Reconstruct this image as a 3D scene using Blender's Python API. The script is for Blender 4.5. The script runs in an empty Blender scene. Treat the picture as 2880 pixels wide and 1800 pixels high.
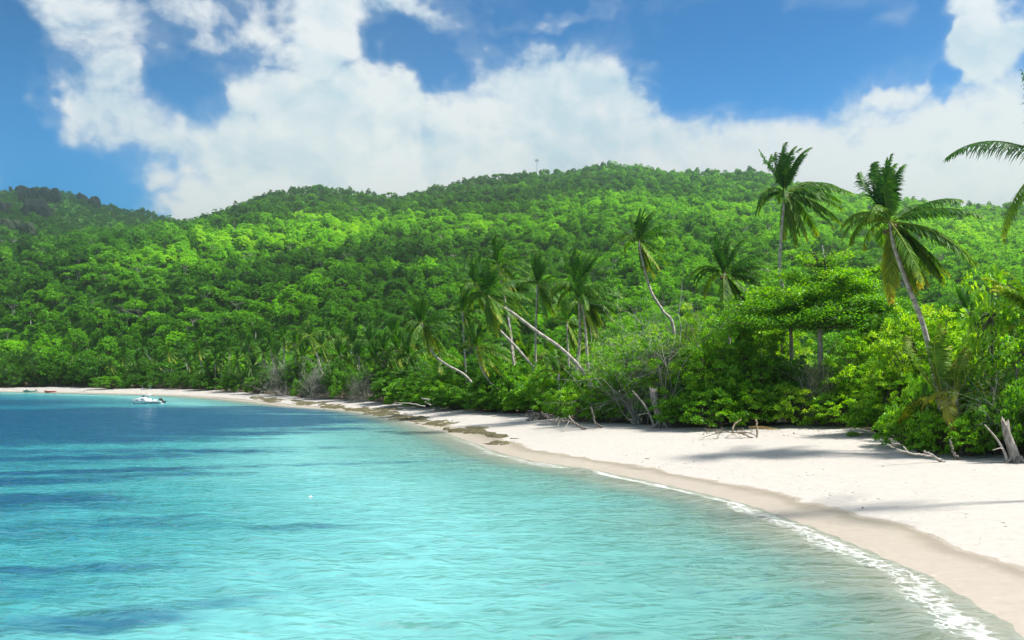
import bpy, math, random
import numpy as np
from mathutils import Vector

# ------------------------------------------------------------------ basics
scene = bpy.context.scene
COL = scene.collection
F = 2494.0          # focal length of the photograph in its own pixels
CX, HY = 1440.0, 1064.0   # principal column, horizon row
H = 6.0             # camera height above the water
RNG = np.random.default_rng(7)

def smooth(a, b, x):
    t = np.clip((x - a) / (b - a), 0, 1)
    return t * t * (3 - 2 * t)

def vnoise(x, y, seed=0):
    x = np.asarray(x, float); y = np.asarray(y, float)
    xi = np.floor(x).astype(np.int64); yi = np.floor(y).astype(np.int64)
    xf = x - xi; yf = y - yi
    def h(i, j):
        n = (i * 374761393 + j * 668265263 + seed * 982451653) & 0xFFFFFFFF
        n = ((n ^ (n >> 13)) * 1274126177) & 0xFFFFFFFF
        n = n ^ (n >> 16)
        return (n & 0xFFFF) / 65535.0
    u = xf * xf * (3 - 2 * xf); v = yf * yf * (3 - 2 * yf)
    return (h(xi, yi) * (1 - u) + h(xi + 1, yi) * u) * (1 - v) + (h(xi, yi + 1) * (1 - u) + h(xi + 1, yi + 1) * u) * v

def fbm(x, y, octv=4, seed=0):
    s = 0; a = 0.5; n = 0
    for k in range(octv):
        s = s + a * vnoise(x * 2 ** k + 17.3 * k, y * 2 ** k - 9.1 * k, seed + k); n += a; a *= 0.5
    return s / n

# ------------------------------------------------------------------ terrain as a function
SHORE = np.array([(-620, 560), (-420, 480), (-300, 432)] +
    [((px - CX) * (F * H / (py - HY)) / F, F * H / (py - HY)) for px, py in
     [(0, 1102), (200, 1106), (400, 1111), (500, 1114), (600, 1121), (700, 1131), (810, 1144), (950, 1153), (1040, 1165),
      (1100, 1177), (1170, 1195), (1260, 1222), (1400, 1275), (1500, 1300), (1640, 1318), (1780, 1346), (1900, 1374), (2000, 1396), (2100, 1424), (2250, 1476),
      (2380, 1530), (2480, 1575), (2600, 1624), (2700, 1688), (2790, 1742), (2860, 1800)]] +
    [(10.2, 16), (7.5, 10), (3.5, 4), (-1, -3), (-8, -12)], float)

def shore_dist(X, Y):
    """signed distance to the waterline, positive inland (right / beyond)"""
    X = np.asarray(X, float); Y = np.asarray(Y, float)
    best = np.full(X.shape, 1e9); sign = np.ones(X.shape)
    for i in range(len(SHORE) - 1):
        a = SHORE[i]; b = SHORE[i + 1]; d = b - a
        t = np.clip(((X - a[0]) * d[0] + (Y - a[1]) * d[1]) / (d @ d), 0, 1)
        qx = X - a[0] - t * d[0]; qy = Y - a[1] - t * d[1]
        dd = np.hypot(qx, qy)
        cr = d[0] * qy - d[1] * qx
        m = dd < best - 1e-9
        best = np.where(m, dd, best); sign = np.where(m, np.where(cr > 0, 1, -1), sign)
    return best * sign

def P3(px, py, Y):
    return np.array([(px - CX) * Y / F, Y, H + (HY - py) * Y / F])

# hill spines: (photo column, photo row of the ground, distance) turned into points
CAN = 8.0
def spine(pts, k):
    return (np.array([P3(a, b, c) - np.array([0, 0, CAN]) for a, b, c in pts]), k)
SPINES = [
    spine([(560, 660, 770), (640, 625, 815), (700, 590, 845), (760, 556, 862), (850, 536, 870), (920, 531, 880), (980, 537, 890), (1020, 553, 900), (1080, 562, 905),
           (1180, 564, 915), (1210, 552, 930), (1300, 526, 950), (1400, 496, 960), (1480, 487, 970), (1560, 487, 980), (1600, 496, 985), (1650, 481, 990),
           (1700, 467, 1000), (1780, 474, 1000), (1900, 485, 990), (2000, 487, 980), (2100, 482, 960), (2150, 492, 940), (2250, 526, 900), (2340, 554, 870),
           (2400, 562, 850), (2500, 567, 830), (2600, 579, 810), (2700, 582, 800), (2880, 582, 790), (3200, 590, 790), (3700, 640, 800)], 0.36),
    spine([(-900, 650, 1150), (-400, 600, 1150), (-150, 575, 1150), (0, 556, 1150), (50, 540, 1150), (110, 531, 1150), (160, 536, 1150), (200, 551, 1150),
           (270, 571, 1150), (330, 588, 1140), (400, 597, 1130), (450, 612, 1120), (500, 622, 1110), (560, 640, 1100)], 0.40),
    spine([(1000, 562, 890), (850, 610, 800), (700, 655, 720), (560, 695, 660), (450, 730, 610), (350, 765, 560), (250, 800, 520)], 0.40),
    spine([(1500, 600, 800), (1250, 700, 640), (1100, 760, 560), (980, 800, 500), (850, 850, 440)], 0.42),
    spine([(60, 560, 1130), (120, 640, 1000), (200, 740, 800), (230, 800, 680), (180, 850, 590), (60, 890, 520)], 0.45),
    spine([(-400, 720, 850), (-300, 820, 640), (-300, 900, 540)], 0.45),
    spine([(1750, 560, 830), (1850, 660, 680), (1950, 740, 560), (2000, 800, 470)], 0.40),
    spine([(2500, 600, 780), (2650, 700, 600), (2750, 780, 470)], 0.40),
]

def hill(X, Y):
    acc = np.zeros(np.shape(X)); kk = 0.3
    for pts, k in SPINES:
        best = np.full(np.shape(X), -1e3)
        for i in range(len(pts) - 1):
            a = pts[i]; b = pts[i + 1]; d = (b - a)[:2]
            t = np.clip(((X - a[0]) * d[0] + (Y - a[1]) * d[1]) / max(d @ d, 1e-6), 0, 1)
            dist = np.hypot(X - a[0] - t * d[0], Y - a[1] - t * d[1])
            hh = a[2] + (b[2] - a[2]) * t - k * (np.sqrt(dist * dist + 64) - 8)
            best = np.maximum(best, hh)
        acc = acc + np.exp(np.clip(best * kk, -30, 400))
    return np.maximum(np.log(acc + 1e-9) / kk, 0)

PS = [-200, -60, -20, -6, 0, 4, 7, 14, 22, 34, 60, 120, 400]
PZ = [-3.6, -2.6, -1.5, -0.5, 0, 0.36, 0.62, 1.15, 1.6, 1.95, 2.3, 2.8, 4.0]
def ground_s(X, Y):
    X = np.asarray(X, float); Y = np.asarray(Y, float)
    s = shore_dist(X, Y)
    z = np.interp(s, PS, PZ)
    hmask = smooth(25, 140, s)
    hl = hill(X, Y)
    for cx, cy, rx, ry, am in ((-283, 770, 34, 130, 17.5), (310, 880, 36, 120, 9.5), (-400, 760, 60, 90, 8.0)): hl = np.maximum(hl - am * np.exp(-((X - cx) / rx) ** 2 - ((Y - cy) / ry) ** 2), 0)
    nz = (fbm(X / 110.0, Y / 110.0, 4, 3) - 0.5)
    z = z + hmask * hl + hmask * smooth(5, 60, hl) * (1 - smooth(95, 165, hl)) * nz * 22
    dune = smooth(4, 14, s) * (1 - smooth(60, 120, s))
    z = z + dune * ((fbm(X / 7.0, Y / 7.0, 3, 5) - 0.5) * 0.32)
    return z, s
def gz(x, y):
    z, s = ground_s(np.array([x]), np.array([y])); return float(z[0])

def at_ground(px, py, y0=14, y1=520):
    Ys = np.exp(np.linspace(math.log(y0), math.log(y1), 1500))
    X = (px - CX) * Ys / F; Z = H + (HY - py) * Ys / F
    g, s = ground_s(X, Ys)
    idx = np.where(Z <= g)[0]
    i = idx[0] if len(idx) else len(Ys) - 1
    return np.array([X[i], Ys[i], g[i]])

# foot of the vegetation, as photo columns / rows, turned into a distance for every column
VPX = [-120, 30, 160, 240, 310, 385, 455, 520, 590, 660, 725, 800, 850, 905, 975, 1030, 1095, 1180, 1275, 1345, 1425, 1500, 1580, 1640, 1725, 1905, 2000, 2120, 2240, 2360, 2430, 2475, 2545, 2590, 2640, 2725, 2800, 2930, 3100]
VPY = [1091, 1091, 1088, 1089, 1096, 1093, 1094, 1096, 1099, 1103, 1108, 1114, 1119, 1123, 1128, 1132, 1138, 1146, 1155, 1160, 1165, 1168, 1178, 1190, 1193, 1208, 1212, 1206, 1203, 1206, 1216, 1228, 1262, 1274, 1285, 1292, 1290, 1300, 1310]
VY = np.array([at_ground(a, b)[1] for a, b in zip(VPX, VPY)])
def veg_Y(px): return np.interp(px, VPX, VY)

# ------------------------------------------------------------------ mesh helpers
def new_mesh(name, verts, faces, smooth_shade=False, fattr=None, vattr=None, mats=(), mat_idx=None):
    """faces: list of int arrays, each (n,3) or (n,4)"""
    me = bpy.data.meshes.new(name)
    verts = np.asarray(verts, np.float32)
    faces = [np.asarray(f, np.int32) for f in faces if len(f)]
    me.vertices.add(len(verts)); me.vertices.foreach_set('co', verts.ravel())
    loops = np.concatenate([f.ravel() for f in faces]) if faces else np.zeros(0, np.int32)
    tot = np.concatenate([np.full(len(f), f.shape[1], np.int32) for f in faces]) if faces else np.zeros(0, np.int32)
    start = np.concatenate([[0], np.cumsum(tot)[:-1]]).astype(np.int32) if len(tot) else np.zeros(0, np.int32)
    me.loops.add(len(loops)); me.loops.foreach_set('vertex_index', loops)
    me.polygons.add(len(tot)); me.polygons.foreach_set('loop_start', start); me.polygons.foreach_set('loop_total', tot)
    if smooth_shade: me.polygons.foreach_set('use_smooth', np.ones(len(tot), bool))
    for m in mats: me.materials.append(m)
    if mat_idx is not None: me.polygons.foreach_set('material_index', np.asarray(mat_idx, np.int32))
    me.update(calc_edges=True)
    for k, v in (fattr or {}).items():
        a = me.attributes.new(k, 'FLOAT', 'FACE'); a.data.foreach_set('value', np.asarray(v, np.float32))
    for k, v in (vattr or {}).items():
        a = me.attributes.new(k, 'FLOAT', 'POINT'); a.data.foreach_set('value', np.asarray(v, np.float32))
    return me

class MB:
    """collects tubes, boxes, lofts and leaves into one mesh"""
    def __init__(s): s.v = []; s.f3 = []; s.f4 = []; s.n = 0; s.a3 = []; s.a4 = []
    def add(s, v, f, var=0.5):
        v = np.asarray(v, float).reshape(-1, 3); f = np.asarray(f, int) + s.n
        s.v.append(v); s.n += len(v)
        va = np.full(len(f), var) if np.isscalar(var) else np.asarray(var, float)
        if f.shape[1] == 3: s.f3.append(f); s.a3.append(va)
        else: s.f4.append(f); s.a4.append(va)
        return s
    def mesh(s, name, mat, smooth_shade=False):
        f3 = np.concatenate(s.f3) if s.f3 else np.zeros((0, 3), int)
        f4 = np.concatenate(s.f4) if s.f4 else np.zeros((0, 4), int)
        var = np.concatenate(s.a3 + s.a4) if (s.a3 or s.a4) else np.zeros(0)
        return new_mesh(name, np.concatenate(s.v), [f3, f4], smooth_shade, {'var': var}, None, [mat])
    def tube(s, pts, rad, n=6, var=0.5, cap=True):
        pts = np.asarray(pts, float); m = len(pts)
        rad = np.broadcast_to(np.asarray(rad, float), (m,))
        T = np.gradient(pts, axis=0); T /= np.linalg.norm(T, axis=1)[:, None] + 1e-9
        ref = np.array([0.31, 0.83, 0.46])
        A = np.cross(T, ref); A /= np.linalg.norm(A, axis=1)[:, None] + 1e-9
        B = np.cross(T, A)
        th = np.arange(n) * 2 * math.pi / n
        v = pts[:, None, :] + rad[:, None, None] * (np.cos(th)[None, :, None] * A[:, None, :] + np.sin(th)[None, :, None] * B[:, None, :])
        i = np.arange(m - 1)[:, None] * n; j = np.arange(n)[None, :]; j2 = (j + 1) % n
        f = np.stack([i + j, i + j2, i + n + j2, i + n + j], -1).reshape(-1, 4)
        s.add(v.reshape(-1, 3), f, var)
        if cap and n >= 3:
            for k, flip in ((0, 1), (m - 1, 0)):
                c = pts[k]; ring = v[k]
                vv = np.vstack([ring, c]); q = np.arange(n); ff = np.stack([q, (q + 1) % n, np.full(n, n)], 1)
                if flip: ff = ff[:, ::-1]
                s.add(vv, ff, var)
        return s
    def box(s, c, size, rz=0, var=0.5, taper=1.0):
        c = np.asarray(c, float); hx, hy, hz = np.asarray(size, float) / 2
        v = np.array([[-hx, -hy, -hz], [hx, -hy, -hz], [hx, hy, -hz], [-hx, hy, -hz],
                      [-hx * taper, -hy * taper, hz], [hx * taper, -hy * taper, hz], [hx * taper, hy * taper, hz], [-hx * taper, hy * taper, hz]])
        cr, sr = math.cos(rz), math.sin(rz)
        v = np.stack([v[:, 0] * cr - v[:, 1] * sr, v[:, 0] * sr + v[:, 1] * cr, v[:, 2]], 1) + c
        return s.add(v, [[0, 3, 2, 1], [4, 5, 6, 7], [0, 1, 5, 4], [1, 2, 6, 5], [2, 3, 7, 6], [3, 0, 4, 7]], var)
    def loft(s, secs, closed=False, caps=True, var=0.5):
        secs = np.asarray(secs, float); m, n = secs.shape[:2]
        i = np.arange(m - 1)[:, None] * n
        j = np.arange(n if closed else n - 1)[None, :]; j2 = (j + 1) % n
        f = np.stack([i + j, i + n + j, i + n + j2, i + j2], -1).reshape(-1, 4)
        s.add(secs.reshape(-1, 3), f, var)
        if caps:
            for k in (0, m - 1):
                c = secs[k].mean(0); vv = np.vstack([secs[k], c]); q = np.arange(n if closed else n - 1)
                s.add(vv, np.stack([q, (q + 1) % n, np.full(len(q), n)], 1), var)
        return s
    def leaves(s, c, d, nrm, L, W, var):
        """rhombus leaves: base c, direction d, normal nrm, length L, width W (arrays)"""
        d = d / (np.linalg.norm(d, axis=1)[:, None] + 1e-9)
        side = np.cross(d, nrm); side /= np.linalg.norm(side, axis=1)[:, None] + 1e-9
        up = np.cross(side, d)
        L = np.asarray(L)[:, None]; W = np.asarray(W)[:, None]
        a = c; b = c + d * L * 0.5 + side * W * 0.5 + up * W * 0.12; t = c + d * L; e = c + d * L * 0.5 - side * W * 0.5 + up * W * 0.12
        v = np.stack([a, b, t, e], 1).reshape(-1, 3)
        f = np.arange(len(c) * 4).reshape(-1, 4)
        return s.add(v, f, var)

def catmull(pts, n):
    pts = np.asarray(pts, float); m = len(pts)
    p = np.vstack([2 * pts[0] - pts[1], pts, 2 * pts[-1] - pts[-2]])
    t = np.linspace(0, m - 1 - 1e-6, n); i = t.astype(int); u = (t - i)[:, None]
    p0, p1, p2, p3 = p[i], p[i + 1], p[i + 2], p[i + 3]
    return 0.5 * ((2 * p1) + (-p0 + p2) * u + (2 * p0 - 5 * p1 + 4 * p2 - p3) * u ** 2 + (-p0 + 3 * p1 - 3 * p2 + p3) * u ** 3)

def add_obj(name, data, parent=None, loc=(0, 0, 0), rz=0.0, sc=None):
    o = bpy.data.objects.new(name, data); COL.objects.link(o)
    o.location = [float(q) for q in loc]; o.rotation_euler = (0, 0, rz)
    if sc is not None: o.scale = (sc, sc, sc) if np.isscalar(sc) else [float(q) for q in sc]
    if parent is not None: o.parent = parent
    return o
def tag(o, label, cat, group=None):
    o['label'] = label; o['category'] = cat
    if group: o['group'] = group
    return o
def thing(name, label, cat, loc=(0, 0, 0), rz=0.0, group=None, sc=None):
    return tag(add_obj(name, None, None, loc, rz, sc), label, cat, group)
def kind(o, k): o['kind'] = k; return o

# ------------------------------------------------------------------ materials
def mat(name):
    m = bpy.data.materials.new(name); m.use_nodes = True
    nt = m.node_tree; nt.nodes.clear()
    return m, nt, nt.nodes, nt.links
def nd(nt, t, **kw):
    n = nt.nodes.new(t)
    for k, v in kw.items():
        if k == 'ins':
            for a, b in v.items(): n.inputs[a].default_value = b
        else: setattr(n, k, v)
    return n
def ramp(nt, stops, fac=None, interp='LINEAR'):
    r = nt.nodes.new('ShaderNodeValToRGB'); r.color_ramp.interpolation = interp
    while len(r.color_ramp.elements) < len(stops): r.color_ramp.elements.new(0.5)
    for e, (p, c) in zip(r.color_ramp.elements, stops):
        e.position = p; e.color = (*c, 1) if len(c) == 3 else c
    if fac is not None: nt.links.new(fac, r.inputs[0])
    return r
def mth(nt, op, a, b=None, c=None, clamp=False):
    n = nt.nodes.new('ShaderNodeMath'); n.operation = op; n.use_clamp = clamp
    for i, x in enumerate((a, b, c)):
        if x is None: continue
        if hasattr(x, 'is_linked'): nt.links.new(x, n.inputs[i])
        else: n.inputs[i].default_value = x
    return n.outputs[0]
def mrange(nt, x, a, b, c=0.0, d=1.0, sm=True):
    n = nt.nodes.new('ShaderNodeMapRange'); n.interpolation_type = 'SMOOTHSTEP' if sm else 'LINEAR'
    nt.links.new(x, n.inputs[0])
    for i, q in enumerate((a, b, c, d)): n.inputs[i + 1].default_value = q
    return n.outputs[0]
def mixc(nt, f, a, b, mode='MIX'):
    n = nt.nodes.new('ShaderNodeMix'); n.data_type = 'RGBA'; n.blend_type = mode
    for i, x in ((0, f), (6, a), (7, b)):
        if hasattr(x, 'is_linked'): nt.links.new(x, n.inputs[i])
        else: n.inputs[i].default_value = x if not isinstance(x, tuple) else ((*x, 1) if len(x) == 3 else x)
    return n.outputs[2]

def leaf_material(name, stops, trans=0.35, gloss=0.06, rough=0.45, spread=0.48, bias=0.0):
    m, nt, N, L = mat(name)
    at = nd(nt, 'ShaderNodeAttribute', attribute_name='tint', attribute_type='INSTANCER')
    av = nd(nt, 'ShaderNodeAttribute', attribute_name='var')
    f = mth(nt, 'ADD', mth(nt, 'ADD', at.outputs['Fac'], bias), mth(nt, 'MULTIPLY', mth(nt, 'SUBTRACT', av.outputs['Fac'], 0.5), spread), clamp=True)
    r = ramp(nt, stops, f)
    d = nd(nt, 'ShaderNodeBsdfDiffuse'); t = nd(nt, 'ShaderNodeBsdfTranslucent'); g = nd(nt, 'ShaderNodeBsdfGlossy', ins={'Roughness': rough})
    L.new(r.outputs[0], d.inputs[0])
    hs = nd(nt, 'ShaderNodeHueSaturation', ins={'Hue': 0.485, 'Saturation': 1.1, 'Value': 1.5}); L.new(r.outputs[0], hs.inputs['Color']); L.new(hs.outputs[0], t.inputs[0])
    m1 = nd(nt, 'ShaderNodeMixShader', ins={0: trans}); L.new(d.outputs[0], m1.inputs[1]); L.new(t.outputs[0], m1.inputs[2])
    m2 = nd(nt, 'ShaderNodeMixShader', ins={0: gloss}); L.new(m1.outputs[0], m2.inputs[1]); L.new(g.outputs[0], m2.inputs[2])
    g.inputs[0].default_value = (0.75, 0.8, 0.75, 1)
    o = nd(nt, 'ShaderNodeOutputMaterial'); L.new(m2.outputs[0], o.inputs[0])
    return m

LEAF_STOPS = [(0.0, (0.012, 0.055, 0.008)), (0.3, (0.045, 0.170, 0.012)), (0.6, (0.135, 0.37, 0.020)), (0.85, (0.30, 0.53, 0.028)), (1.0, (0.50, 0.60, 0.045))]
M_FOREST = leaf_material('forest_leaf', [(0.0, (0.026, 0.105, 0.014)), (0.3, (0.090, 0.285, 0.017)), (0.6, (0.215, 0.54, 0.022)), (1.0, (0.40, 0.70, 0.035))], trans=0.40, gloss=0.01, spread=0.22)
M_LEAF = leaf_material('broad_leaf', LEAF_STOPS, trans=0.5, gloss=0.035, rough=0.5)
M_GREYLEAF = leaf_material('grey_twig_leaf', [(0.0, (0.03, 0.05, 0.025)), (0.4, (0.09, 0.12, 0.075)), (1.0, (0.26, 0.28, 0.12))], trans=0.3, gloss=0.02, spread=0.6)
M_PALM = leaf_material('palm_leaf', [(0.0, (0.010, 0.050, 0.010)), (0.35, (0.030, 0.125, 0.012)), (0.58, (0.095, 0.22, 0.014)), (0.78, (0.30, 0.36, 0.03)), (0.92, (0.42, 0.36, 0.05)), (1.0, (0.26, 0.16, 0.05))], trans=0.42, gloss=0.02, rough=0.5, spread=1.0, bias=0.41)

def bark_material(name, c1, c2, scale=3.0, zs=0.35):
    m, nt, N, L = mat(name)
    tc = nd(nt, 'ShaderNodeTexCoord'); mp = nd(nt, 'ShaderNodeMapping'); mp.inputs['Scale'].default_value = (scale, scale, scale * zs)
    L.new(tc.outputs['Object'], mp.inputs[0])
    n = nd(nt, 'ShaderNodeTexNoise', ins={'Scale': 2.0, 'Detail': 6.0, 'Roughness': 0.65}); L.new(mp.outputs[0], n.inputs['Vector'])
    av = nd(nt, 'ShaderNodeAttribute', attribute_name='var')
    f = mth(nt, 'ADD', n.outputs[0], mth(nt, 'MULTIPLY', mth(nt, 'SUBTRACT', av.outputs['Fac'], 0.5), 0.5))
    r = ramp(nt, [(0.3, c1), (0.7, c2)], f)
    b = nd(nt, 'ShaderNodeBsdfPrincipled', ins={'Roughness': 0.85}); L.new(r.outputs[0], b.inputs['Base Color'])
    bp = nd(nt, 'ShaderNodeBump', ins={'Strength': 0.6, 'Distance': 0.05}); L.new(n.outputs[0], bp.inputs['Height']); L.new(bp.outputs[0], b.inputs['Normal'])
    o = nd(nt, 'ShaderNodeOutputMaterial'); L.new(b.outputs[0], o.inputs[0])
    return m
M_BARK = bark_material('bark', (0.05, 0.04, 0.03), (0.17, 0.14, 0.11))
M_PALEBARK = bark_material('pale_bark', (0.16, 0.15, 0.13), (0.42, 0.41, 0.37))
M_PALMTRUNK = bark_material('palm_bark', (0.17, 0.145, 0.125), (0.47, 0.43, 0.38), 4.0, 1.0)
M_DRIFT = bark_material('driftwood', (0.075, 0.06, 0.05), (0.40, 0.365, 0.32), 3.5, 0.35)
M_DRY = bark_material('dry_twig', (0.10, 0.075, 0.05), (0.26, 0.21, 0.14))
M_HUSK = bark_material('coconut_husk', (0.05, 0.05, 0.015), (0.16, 0.12, 0.04))

def paint(name, c, rough=0.4, metal=0.0, dirt=0.25):
    m, nt, N, L = mat(name)
    tc = nd(nt, 'ShaderNodeTexCoord'); n = nd(nt, 'ShaderNodeTexNoise', ins={'Scale': 3.0, 'Detail': 5.0}); L.new(tc.outputs['Object'], n.inputs['Vector'])
    dk = tuple(q * (1 - dirt) for q in c)
    r = ramp(nt, [(0.35, dk), (0.6, c)], n.outputs[0])
    b = nd(nt, 'ShaderNodeBsdfPrincipled', ins={'Roughness': rough, 'Metallic': metal}); L.new(r.outputs[0], b.inputs['Base Color'])
    o = nd(nt, 'ShaderNodeOutputMaterial'); L.new(b.outputs[0], o.inputs[0])
    return m
M_WHITE = paint('white_gelcoat', (0.80, 0.80, 0.80), 0.25, 0, 0.08)
M_GLASS = paint('tinted_glass', (0.03, 0.05, 0.06), 0.1)
M_BLACK = paint('black_plastic', (0.015, 0.017, 0.02), 0.35)
M_NAVY = paint('dark_blue_paint', (0.02, 0.07, 0.12), 0.4)
M_TEAL = paint('turquoise_paint', (0.10, 0.45, 0.42), 0.5)
M_RED = paint('red_paint', (0.45, 0.07, 0.05), 0.5)
M_ALU = paint('aluminium', (0.6, 0.6, 0.6), 0.35, 0.6)
M_GREYMETAL = paint('galvanised_metal', (0.45, 0.47, 0.5), 0.5, 0.3)
M_ORANGE = paint('orange_canvas', (0.55, 0.20, 0.12), 0.8)

def granite(name, dark, light):
    m, nt, N, L = mat(name)
    tc = nd(nt, 'ShaderNodeTexCoord'); mp = nd(nt, 'ShaderNodeMapping'); mp.inputs['Scale'].default_value = (1, 1, 0.12)
    L.new(tc.outputs['Object'], mp.inputs[0])
    n = nd(nt, 'ShaderNodeTexNoise', ins={'Scale': 3.2, 'Detail': 7.0, 'Roughness': 0.6}); L.new(mp.outputs[0], n.inputs['Vector'])
    n2 = nd(nt, 'ShaderNodeTexNoise', ins={'Scale': 1.4, 'Detail': 4.0}); L.new(tc.outputs['Object'], n2.inputs['Vector'])
    f = mth(nt, 'ADD', mth(nt, 'MULTIPLY', n.outputs[0], 0.65), mth(nt, 'MULTIPLY', n2.outputs[0], 0.35))
    r = ramp(nt, [(0.40, dark), (0.56, tuple((a + b) / 2 for a, b in zip(dark, light))), (0.68, light)], f)
    b = nd(nt, 'ShaderNodeBsdfPrincipled', ins={'Roughness': 0.95, 'Specular IOR Level': 0.1}); L.new(r.outputs[0], b.inputs['Base Color'])
    bp = nd(nt, 'ShaderNodeBump', ins={'Strength': 0.8, 'Distance': 1.0}); L.new(n.outputs[0], bp.inputs['Height']); L.new(bp.outputs[0], b.inputs['Normal'])
    o = nd(nt, 'ShaderNodeOutputMaterial'); L.new(b.outputs[0], o.inputs[0])
    return m
M_GRANITE = granite('dark_granite', (0.005, 0.007, 0.009), (0.028, 0.032, 0.032))
M_GRANITE2 = granite('pale_granite', (0.010, 0.020, 0.010), (0.10, 0.13, 0.08))
M_LEDGE = granite('beach_rock', (0.06, 0.055, 0.03), (0.29, 0.26, 0.15))

def sand_material():
    m, nt, N, L = mat('beach_sand')
    tc = nd(nt, 'ShaderNodeTexCoord')
    a = nd(nt, 'ShaderNodeAttribute', attribute_name='shore')
    n1 = nd(nt, 'ShaderNodeTexNoise', ins={'Scale': 0.12, 'Detail': 5.0, 'Roughness': 0.55}); L.new(tc.outputs['Object'], n1.inputs['Vector'])
    n2 = nd(nt, 'ShaderNodeTexNoise', ins={'Scale': 2.2, 'Detail': 6.0, 'Roughness': 0.65}); L.new(tc.outputs['Object'], n2.inputs['Vector'])
    n3 = nd(nt, 'ShaderNodeTexNoise', ins={'Scale': 0.5, 'Detail': 3.0}); L.new(tc.outputs['Object'], n3.inputs['Vector'])
    # wet band: shore distance against a wavering swash limit
    lim = mth(nt, 'ADD', mth(nt, 'MULTIPLY', n1.outputs[0], 3.2), mth(nt, 'MULTIPLY', n3.outputs[0], 1.6))
    w = mth(nt, 'SUBTRACT', a.outputs['Fac'], mth(nt, 'ADD', lim, 0.6))
    wet = mrange(nt, w, 0.12, -0.5)
    edge = mth(nt, 'MULTIPLY', mrange(nt, w, 0.10, -0.05), mrange(nt, w, -1.5, -0.2))
    dry = ramp(nt, [(0.3, (0.35, 0.322, 0.296)), (0.7, (0.41, 0.382, 0.357))], n2.outputs[0])
    wetc = ramp(nt, [(0.3, (0.40, 0.336, 0.283)), (0.7, (0.445, 0.383, 0.33))], n2.outputs[0])
    c = mixc(nt, wet, dry.outputs[0], wetc.outputs[0])
    c = mixc(nt, mth(nt, 'MULTIPLY', edge, 0.75), c, (0.25, 0.205, 0.16))
    # leaf litter and soil under the plants
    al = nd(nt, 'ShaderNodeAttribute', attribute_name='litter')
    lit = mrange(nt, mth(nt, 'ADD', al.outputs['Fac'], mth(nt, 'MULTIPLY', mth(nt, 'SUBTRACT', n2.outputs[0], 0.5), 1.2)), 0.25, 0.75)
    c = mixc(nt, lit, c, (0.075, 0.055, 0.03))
    b = nd(nt, 'ShaderNodeBsdfPrincipled'); L.new(c, b.inputs['Base Color'])
    L.new(mrange(nt, wet, 0, 1, 0.9, 0.30), b.inputs['Roughness'])
    vo = nd(nt, 'ShaderNodeTexVoronoi', ins={'Scale': 1.7}); L.new(tc.outputs['Object'], vo.inputs['Vector'])
    pit = mth(nt, 'MULTIPLY', mrange(nt, vo.outputs['Distance'], 0.0, 0.28, -1, 0), mth(nt, 'MULTIPLY', mrange(nt, n3.outputs[0], 0.50, 0.62), mth(nt, 'SUBTRACT', 1.0, wet)))
    hgt = mth(nt, 'ADD', mth(nt, 'MULTIPLY', n2.outputs[0], 0.35), mth(nt, 'MULTIPLY', pit, 0.9))
    bp = nd(nt, 'ShaderNodeBump', ins={'Strength': 0.9, 'Distance': 0.13}); L.new(hgt, bp.inputs['Height']); L.new(bp.outputs[0], b.inputs['Normal'])
    o = nd(nt, 'ShaderNodeOutputMaterial'); L.new(b.outputs[0], o.inputs[0])
    return m
def soil_material():
    m, nt, N, L = mat('forest_floor')
    tc = nd(nt, 'ShaderNodeTexCoord'); n = nd(nt, 'ShaderNodeTexNoise', ins={'Scale': 0.15, 'Detail': 8.0, 'Roughness': 0.7}); L.new(tc.outputs['Object'], n.inputs['Vector'])
    r = ramp(nt, [(0.35, (0.025, 0.085, 0.012)), (0.65, (0.060, 0.170, 0.020))], n.outputs[0])
    b = nd(nt, 'ShaderNodeBsdfDiffuse'); L.new(r.outputs[0], b.inputs[0])
    o = nd(nt, 'ShaderNodeOutputMaterial'); L.new(b.outputs[0], o.inputs[0])
    return m

# ------------------------------------------------------------------ ground sheet (beach and hills share one grid)
def ground():
    nr, nc = 430, 760
    Ys = 5.0 * (1500 / 5.0) ** (np.arange(nr) / (nr - 1))
    us = np.linspace(-1.15, 1.15, nc)
    Yg, Ug = np.meshgrid(Ys, us, indexing='ij'); Xg = Yg * Ug
    z, s = ground_s(Xg, Yg)
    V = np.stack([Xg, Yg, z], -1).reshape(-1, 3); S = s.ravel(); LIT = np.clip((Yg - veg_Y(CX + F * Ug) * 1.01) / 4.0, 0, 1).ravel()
    i = np.arange(nr - 1)[:, None] * nc; j = np.arange(nc - 1)[None, :]
    Fc = np.stack([i + j, i + j + 1, i + nc + j + 1, i + nc + j], -1).reshape(-1, 4)
    fs = S[Fc].mean(1)
    for nm, m, sel in (('beach', sand_material(), fs < 58), ('hills', soil_material(), fs >= 58)):
        ff = Fc[sel]; used, inv = np.unique(ff.ravel(), return_inverse=True)
        me = new_mesh(nm, V[used], [inv.reshape(-1, 4)], True, None, {'shore': S[used], 'litter': LIT[used]}, [m])
        kind(add_obj(nm, me), 'structure')
ground()

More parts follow.
